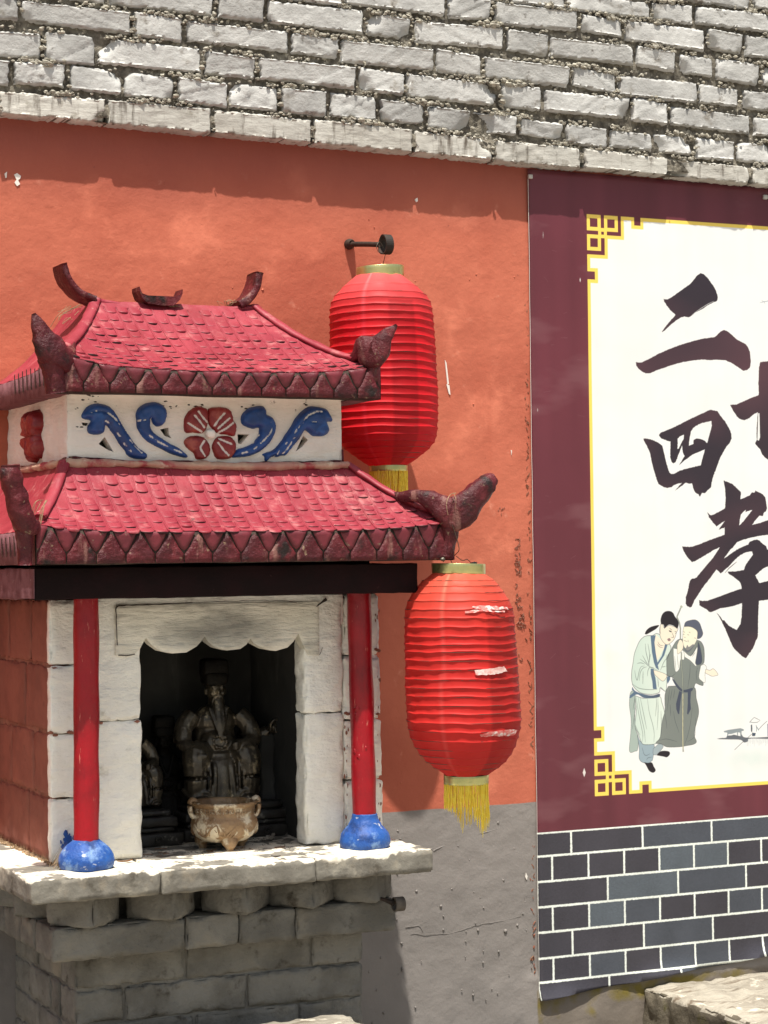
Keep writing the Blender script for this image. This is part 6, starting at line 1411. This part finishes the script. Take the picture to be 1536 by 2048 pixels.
# ---- bronze figures: sculpted volumes fused into one body
def ell(mb, c, r, rot=None, n=14, m=10):
    vs = []; Rm = Matrix.Rotation(rot[0], 3, rot[1]) if rot else Matrix.Identity(3)
    for j in range(m+1):
        ph = math.pi*j/m
        for i in range(n):
            th = 2*math.pi*i/n; v = Vector((r[0]*math.sin(ph)*math.cos(th), r[1]*math.sin(ph)*math.sin(th), r[2]*math.cos(ph))); vs.append(Vector(c)+Rm @ v)
    mb.add(vs, [(j*n+i, j*n+(i+1) % n, (j+1)*n+(i+1) % n, (j+1)*n+i) for j in range(m) for i in range(n)])
def tube(mb, P, rs, n=10): Q = curve_pts(P, len(P)*4); sweep(mb, Q, resamp([(r, r) if not isinstance(r, tuple) else r for r in rs], len(P)*4), n=n)
def seated(label, X, Y, Zb, s, yaw, group=None, beard=True, arm_out=True, hatw=1.0, m='bronze'):
    root = thing('deity_statue', label, 'statue', (X, Y, Zb), group)
    ca, sa = math.cos(yaw), math.sin(yaw)
    def T(x, y, z): x *= 1.10; return (X+(x*ca-y*sa)*s, Y+(x*sa+y*ca)*s, Zb+z*s)
    mb = MB(); E = lambda x, y, z, a, b, c: ell(mb, T(x, y, z), (a*s, b*s, c*s), (yaw, 'Z'))
    def TB(P, rs, n=10): tube(mb, [T(*p) for p in P], [tuple(q*s for q in r) if isinstance(r, tuple) else r*s for r in rs], n)
    # robed trunk, shoulders, belly; unit height 1.0 = .32 m
    E(0, .02, .42, .155, .11, .20); E(0, .01, .56, .165, .10, .12); E(0, -.03, .40, .14, .11, .11); E(0, .03, .22, .20, .15, .16); E(0, -.07, .12, .225, .135, .17); E(0, -.13, .22, .12, .08, .12)
    for sx in (-1, 1):
        TB([(sx*.08, -.0, .30), (sx*.16, -.14, .33), (sx*.175, -.17, .20), (sx*.17, -.16, .07)], [.10, .105, .085, .075])   # thighs and shins
        E(sx*.175, -.175, .275, .082, .065, .095); E(sx*.15, -.19, .035, .062, .085, .032)
        TB([(sx*.15, .0, .60), (sx*.215, -.03, .52), (sx*.235, -.07, .42)], [.07, .068, .066])
        for q in range(4):  # sleeve and skirt folds
            TB([(sx*(.10+.035*q), -.20-.012*q, .30-.01*q), (sx*(.095+.03*q), -.235+.004*q, .19), (sx*(.10+.035*q), -.215, .05)], [.010, .012, .010], 8)
        TB([(sx*.06, -.13, .32), (sx*.055, -.20, .22), (sx*.07, -.215, .03)], [.022, .020, .024], 8)
        TB([(sx*.25, -.13, .10), (sx*.21, -.205, .045), (sx*.13, -.225, .085), (sx*.07, -.215, .02)], [.016, .020, .018, .020], 8)
        TB([(sx*.06, -.085, .66), (sx*.035, -.12, .56), (0, -.145, .45)], [.016, .016, .014], 8)
    TB([(0, -.14, .33), (0, -.205, .22), (0, -.225, .02)], [(.045, .022), (.040, .018), (.050, .018)], 10)
    TB([(-.15, -.07, .335), (0, -.15, .325), (.15, -.07, .335)], [.022, .026, .022], 8)       # belt
    for k in range(9): a = k*.7; E(-.005+.045*math.cos(a), -.145-.006*(k % 2), .42+.045*math.sin(a), .014, .008, .014)
    for sx in (-1, 1):
        for k in range(9): a = k*.7; E(sx*.178+.030*math.cos(a), -.243, .278+.033*math.sin(a), .011, .007, .011)
    # right hand on knee, left hand at the belt, left sleeve swept out
    TB([(-.235, -.07, .42), (-.20, -.15, .37), (-.165, -.20, .355)], [.060, .045, .026]); E(-.155, -.215, .352, .030, .026, .020)
    for q in range(4): TB([(-.17+.014*q, -.225, .355), (-.172+.016*q, -.245, .338), (-.172+.016*q, -.245, .318)], [.0085, .008, .006], 6)
    TB([(.235, -.07, .42), (.16, -.15, .40), (.10, -.185, .40)], [.060, .045, .028]); E(.085, -.195, .395, .036, .026, .028)
    for q in range(4): TB([(.11-.004*q, -.21, .415-.014*q), (.08, -.23, .415-.014*q), (.055, -.215, .412-.014*q)], [.0085, .0085, .007], 6)
    if arm_out:
        TB([(.20, .02, .50), (.29, .01, .44), (.355, -.02, .47)], [.062, .055, .045]); E(.385, -.035, .50, .042, .034, .052)
        TB([(.355, -.06, .47), (.36, -.075, .53), (.39, -.08, .555), (.42, -.07, .53), (.415, -.065, .475)], [.011]*5, 8); TB([(.385, -.07, .50), (.39, -.085, .46)], [.012, .010], 6)
    # neck and head with face
    TB([(0, .0, .62), (0, -.01, .72)], [.055, .050]); E(0, -.025, .765, .064, .070, .088)
    E(0, -.092, .765, .012, .018, .022); E(0, -.086, .785, .008, .010, .026)
    for sx in (-1, 1):
        E(sx*.026, -.082, .790, .017, .009, .008); E(sx*.028, -.083, .806, .019, .008, .005); E(sx*.034, -.075, .755, .018, .016, .018); E(sx*.066, -.015, .765, .010, .016, .028)
        TB([(sx*.004, -.096, .738), (sx*.024, -.094, .732), (sx*.040, -.082, .700), (sx*.040, -.085, .66)], [.008, .008, .008, .004], 6)
    E(0, -.090, .728, .018, .008, .006)
    if beard:
        TB([(0, -.080, .715), (0, -.105, .64), (.005, -.130, .55), (.008, -.150, .43)], [(.036, .026), (.040, .022), (.034, .016), (.010, .008)], 12)
        for q in range(-2, 3): TB([(q*.012, -.103, .69), (q*.012+.002, -.128, .60), (q*.008+.005, -.150, .49)], [.006, .006, .003], 6)
    # tall official hat with a step at the back
    def bx(x0, x1, y0, y1, z0, z1):
        c = [T(x, y, z) for z in (z0, z1) for x, y in ((x0, y0), (x1, y0), (x1, y1), (x0, y1))]; mb.add(c, [(0, 3, 2, 1), (4, 5, 6, 7), (0, 1, 5, 4), (1, 2, 6, 5), (2, 3, 7, 6), (3, 0, 4, 7)])
    E(0, 0, .80, .064, .060, .04)
    hb_ = MB()
    def bx2(x0, x1, y0, y1, z0, z1, k):
        tmp = MB(); block(tmp, x0, x1, y0, y1, z0, z1, r=.03, step=.03, amp=.003, seed=k); hb_.add([T(*p) for p in tmp.v], tmp.f)
    bx2(-.080*hatw, .080*hatw, -.084, .078, .805, .90, 1); bx2(-.086*hatw, .086*hatw, -.066, .082, .84, .995, 2)
    hb_.build('hat', M['black'], root, smooth=True)
    o = mb.build('body', M[m], root); rm = o.modifiers.new('fuse', 'REMESH'); rm.mode = 'VOXEL'; rm.voxel_size = .0021*s/.32; rm.use_smooth_shade = True
    sm = o.modifiers.new('soft', 'SMOOTH'); sm.factor = .5; sm.iterations = 2
    return root
def plinth(label, X0, X1, Y0, Y1, Z0, tiers, m='plinth'):
    r = thing('statue_plinth', label, 'plinth', ((X0+X1)/2, (Y0+Y1)/2, Z0), 'stepped plinths under the statues')
    z = Z0
    for i, (h, ins) in enumerate(tiers):
        mb = MB(); block(mb, X0+ins, X1-ins, Y0+ins, Y1-ins*.3, z, z+h-.0006, r=min(.006, h*.45), step=.012, amp=.0012, seed=i*3+7, nsc=50); mb.build('tier', M[m], r, smooth=True); z += h
    # carved scrolls on the lowest tier
    mb = MB()
    for k in range(int((X1-X0)/.045)):
        cx_ = X0+.02+.045*k; P = [(cx_+.010*math.cos(a*.9)*(1-a/9), Y0-.0015, Z0+tiers[0][0]*.5+.009*math.sin(a*.9)*(1-a/9)) for a in range(8)]
        Q = curve_pts(P, 20); sweep(mb, Q, [(.0022, .0022)]*21, n=6)
    tag(mb.build('carved_scroll', M['plinth'], r, smooth=True), kind='stuff'); return r
FL = SLZ
seated('main seated deity statue with tall hat and long beard behind the incense burner', 1.696, -.175, 1.052, .325, R(-4))
plinth('plinth under the central statue, showing right of the incense burner', 1.585, 1.852, -.27, -.06, FL, [(.028, 0), (.012, .012), (.022, .006), (.017, .020)])
seated('left seated statue half hidden by the white pillar', 1.478, -.195, 1.050, .235, R(18), arm_out=False)
plinth('dark stepped plinth at the left of the niche', 1.40, 1.572, -.31, -.12, FL, [(.030, 0), (.012, .016), (.022, .010), (.013, .024)])
seated('small attendant statue coloured for the niche dark, behind the central one', 1.590, -.10, 1.010, .25, R(-8), arm_out=False, beard=False, m='black')if False else None
seated('small attendant statue coloured for the niche dark, left of the central one', 1.592, -.115, .985, .262, R(-6), arm_out=False, beard=False, m='black')
mb = MB(); block(mb, 1.52, 1.64, -.17, -.06, FL, .985, r=.004, step=.02, amp=.001, seed=5); o = mb.build('wooden_block', M['plinth'], None, org=(1.58, -.12, FL), smooth=True)
tag(o, 'low dark wooden block under the dark attendant statue', 'block')

# ---- incense burner
c = UN(448, 1604, y=-.405); CXb, CYb = c.x, -.405
bowl = thing('incense_burner', 'brown glazed three-footed incense burner on the sill in front of the statues', 'incense burner', (CXb, CYb, FL))
mb = MB(); prof = [(.0, .988), (.030, .9885), (.048, .992), (.062, 1.001), (.0705, 1.013), (.0735, 1.026), (.0715, 1.038), (.066, 1.046), (.0655, 1.050), (.0675, 1.066), (.072, 1.070), (.0735, 1.074), (.071, 1.077), (.066, 1.076), (.063, 1.070), (.062, 1.058), (.0, 1.057)]
Q = []
for a, b in zip(prof[:-1], prof[1:]): Q += [a, (lerp(a[0], b[0], .5)+.0003, lerp(a[1], b[1], .5))]
lathe(mb, CXb, CYb, Q+[prof[-1]], n=64, amp=.0012, seed=3); mb.build('bowl', M['censer'], bowl, smooth=True)
mb = MB(); lathe(mb, CXb, CYb, [(.062, 1.0625), (.04, 1.064), (.0, 1.0655)], n=30, amp=.002); mb.build('incense_ash', M['ash'], bowl, smooth=True)
for a in (R(-98), R(22), R(142)):
    mb = MB(); x, y = CXb+.047*math.cos(a), CYb+.047*math.sin(a); sweep(mb, curve_pts([(x, y, 1.000), (x+.004*math.cos(a), y+.004*math.sin(a), .988), (x+.003*math.cos(a), y+.003*math.sin(a), .980), (x+.002*math.cos(a), y+.002*math.sin(a), FL)], 10), resamp([(.022, .020), (.017, .016), (.010, .010), (.008, .008)], 10), n=12, up=Vector((0, 1, 0)), amp=.001); mb.build('foot', M['censer'], bowl, smooth=True)
for a in (R(-18), R(172)):
    mb = MB(); x, y = CXb+.069*math.cos(a), CYb+.069*math.sin(a); dx, dy = math.cos(a)*.007, math.sin(a)*.007
    sweep(mb, curve_pts([(x-dx, y-dy, 1.078), (x+dx*.4, y+dy*.4, 1.082), (x+dx, y+dy, 1.072), (x+dx*.8, y+dy*.8, 1.055), (x+dx*.2, y+dy*.2, 1.046), (x-dx*.6, y-dy*.6, 1.044)], 18), [(.011, .0055)]*19, n=10); mb.build('handle', M['censer'], bowl, smooth=True)
# raised dragon relief on the belly and key fret on the neck band
mb = MB()
for k in range(26):
    a0 = 2*math.pi*k/26; P = []
    for j in range(6):
        a = a0+.10*j+.05*math.sin(j*2+k); z = 1.018+.013*math.sin(j*1.25+k*1.9); r = .0712-.55*max(0, 1.014-z); P.append((CXb+r*math.cos(a), CYb+r*math.sin(a), z))
    Q = curve_pts(P, 14); sweep(mb, Q, resamp([(.001, .001), (.0028, .0024), (.0034, .0026), (.001, .001)], 14), n=6)
for k in range(30):
    a = 2*math.pi*k/30; P = [(CXb+.0672*math.cos(a+da), CYb+.0672*math.sin(a+da), z) for da, z in ((-.07, 1.054), (-.07, 1.063), (.05, 1.063), (.05, 1.056), (-.02, 1.056), (-.02, 1.060))]
    sweep(mb, P, [(.0009, .0009)]*6, n=4)
tag(mb.build('relief', M['censer'], bowl, smooth=True), kind='stuff')

# ---- debris on the sill
def leaf_obj(name, label, cat, x, y, z, l, wd, rz, m, curl=.3):
    mb = MB(); vs = []; c_, s_ = math.cos(rz), math.sin(rz)
    for i in range(9):
        t = i/8; ww = wd*math.sin(math.pi*min(.97, max(.03, t)))**.8
        for j in (-1, 0, 1):
            a, b = (t-.5)*l, j*ww/2; vs.append((x+a*c_-b*s_, y+a*s_+b*c_, z+.001+curl*l*(t-.5)**2+abs(j)*.002+.0006*N3((t*3, j, x), 2)))
    mb.add(vs, [(i*3+j, i*3+j+1, (i+1)*3+j+1, (i+1)*3+j) for i in range(8) for j in range(2)]); o = mb.build(name, m, None, org=(x, y, z), smooth=True); tag(o, label, cat)
    s2 = o.modifiers.new('t', 'SOLIDIFY'); s2.thickness = .0006
p = UN(250, 1727, z=SLZ); leaf_obj('dry_leaf', 'curled brown dry leaf on the sill right of the left blue column base', 'leaf', p.x, p.y, SLZ+.002, .036, .012, R(8), M['leaf'])
p = UN(552, 1717, z=SLZ); leaf_obj('dry_leaf', 'small dark leaf scrap lying at the front edge of the sill', 'leaf', p.x, p.y, SLZ+.002, .020, .006, R(-25), M['plinth'])
p = UN(540, 1682, z=SLZ); mb = MB()
for i in range(16): blob(mb, (p.x+rnd.gauss(0, .006), p.y+rnd.gauss(0, .004), SLZ+.004+abs(rnd.gauss(0, .003))), rnd.uniform(.002, .0045), i, (1.3, 1, 1))
tag(mb.build('charred_scrap', M['ash'], None, org=(p.x, p.y, SLZ)), 'black charred scrap of paper on the niche floor right of the burner', 'scrap')
mb = MB()
for i in range(520):
    x, y = rnd.uniform(1.43, 1.79), rnd.uniform(-.50, -.30); r = rnd.uniform(.0004, .0014)*(2 if rnd.random() < .05 else 1); blob(mb, (x, y, SLZ+r*.3), r, i, (1.5, 1.2, .6), 5, 3)
tag(mb.build('ash_litter', M['ash'], None, org=(1.6, -.4, SLZ)), 'grey ash and incense crumbs scattered over the niche floor', 'ash', kind='stuff')
mb = MB()
for i in range(14):
    x, y, a = rnd.uniform(1.45, 1.77), rnd.uniform(-.47, -.33), rnd.uniform(0, 3.1); l = rnd.uniform(.01, .03)
    sweep(mb, [(x, y, SLZ+.002), (x+l*math.cos(a), y+l*math.sin(a), SLZ+.002)], [(.0007, .0007)]*2, n=5)
tag(mb.build('incense_sticks', M['leaf'], None, org=(1.6, -.4, SLZ)), 'burnt incense stick ends scattered on the niche floor', 'incense stick', kind='stuff')

# ---- stone blocks at the foot of the picture
def stone(name, label, cat, x0, x1, y0, y1, z0, z1, seed, amp=.006):
    r = thing(name, label, cat, ((x0+x1)/2, (y0+y1)/2, z0))
    mb = MB(); block(mb, x0, x1, y0, y1, z0, z1, r=.012, step=.018, amp=amp, seed=seed, nsc=16, chip=.01)
    o = mb.build('slab_body', M['stone_side'], r, smooth=True); me = o.data; me.materials.append(M['stone'])
    for p in me.polygons:
        if p.normal.z > .55: p.material_index = 1  # upward faces get the sunlit stone colour, the rest the shaded one
    return r
pl = UN(1288, 1972, y=-.02)
stone('stone_ledge', 'rough sunlit stone ledge built out below the banner', 'ledge', pl.x, 4.5, -1.1, .0, 0, pl.z-.004, 3)
pr = UN(692, 2026, y=-.53); stone('stone_step', 'pale stone altar step in front of the shrine base', 'step', .95, pr.x, -1.2, -.53, 0, pr.z, 6, .004)
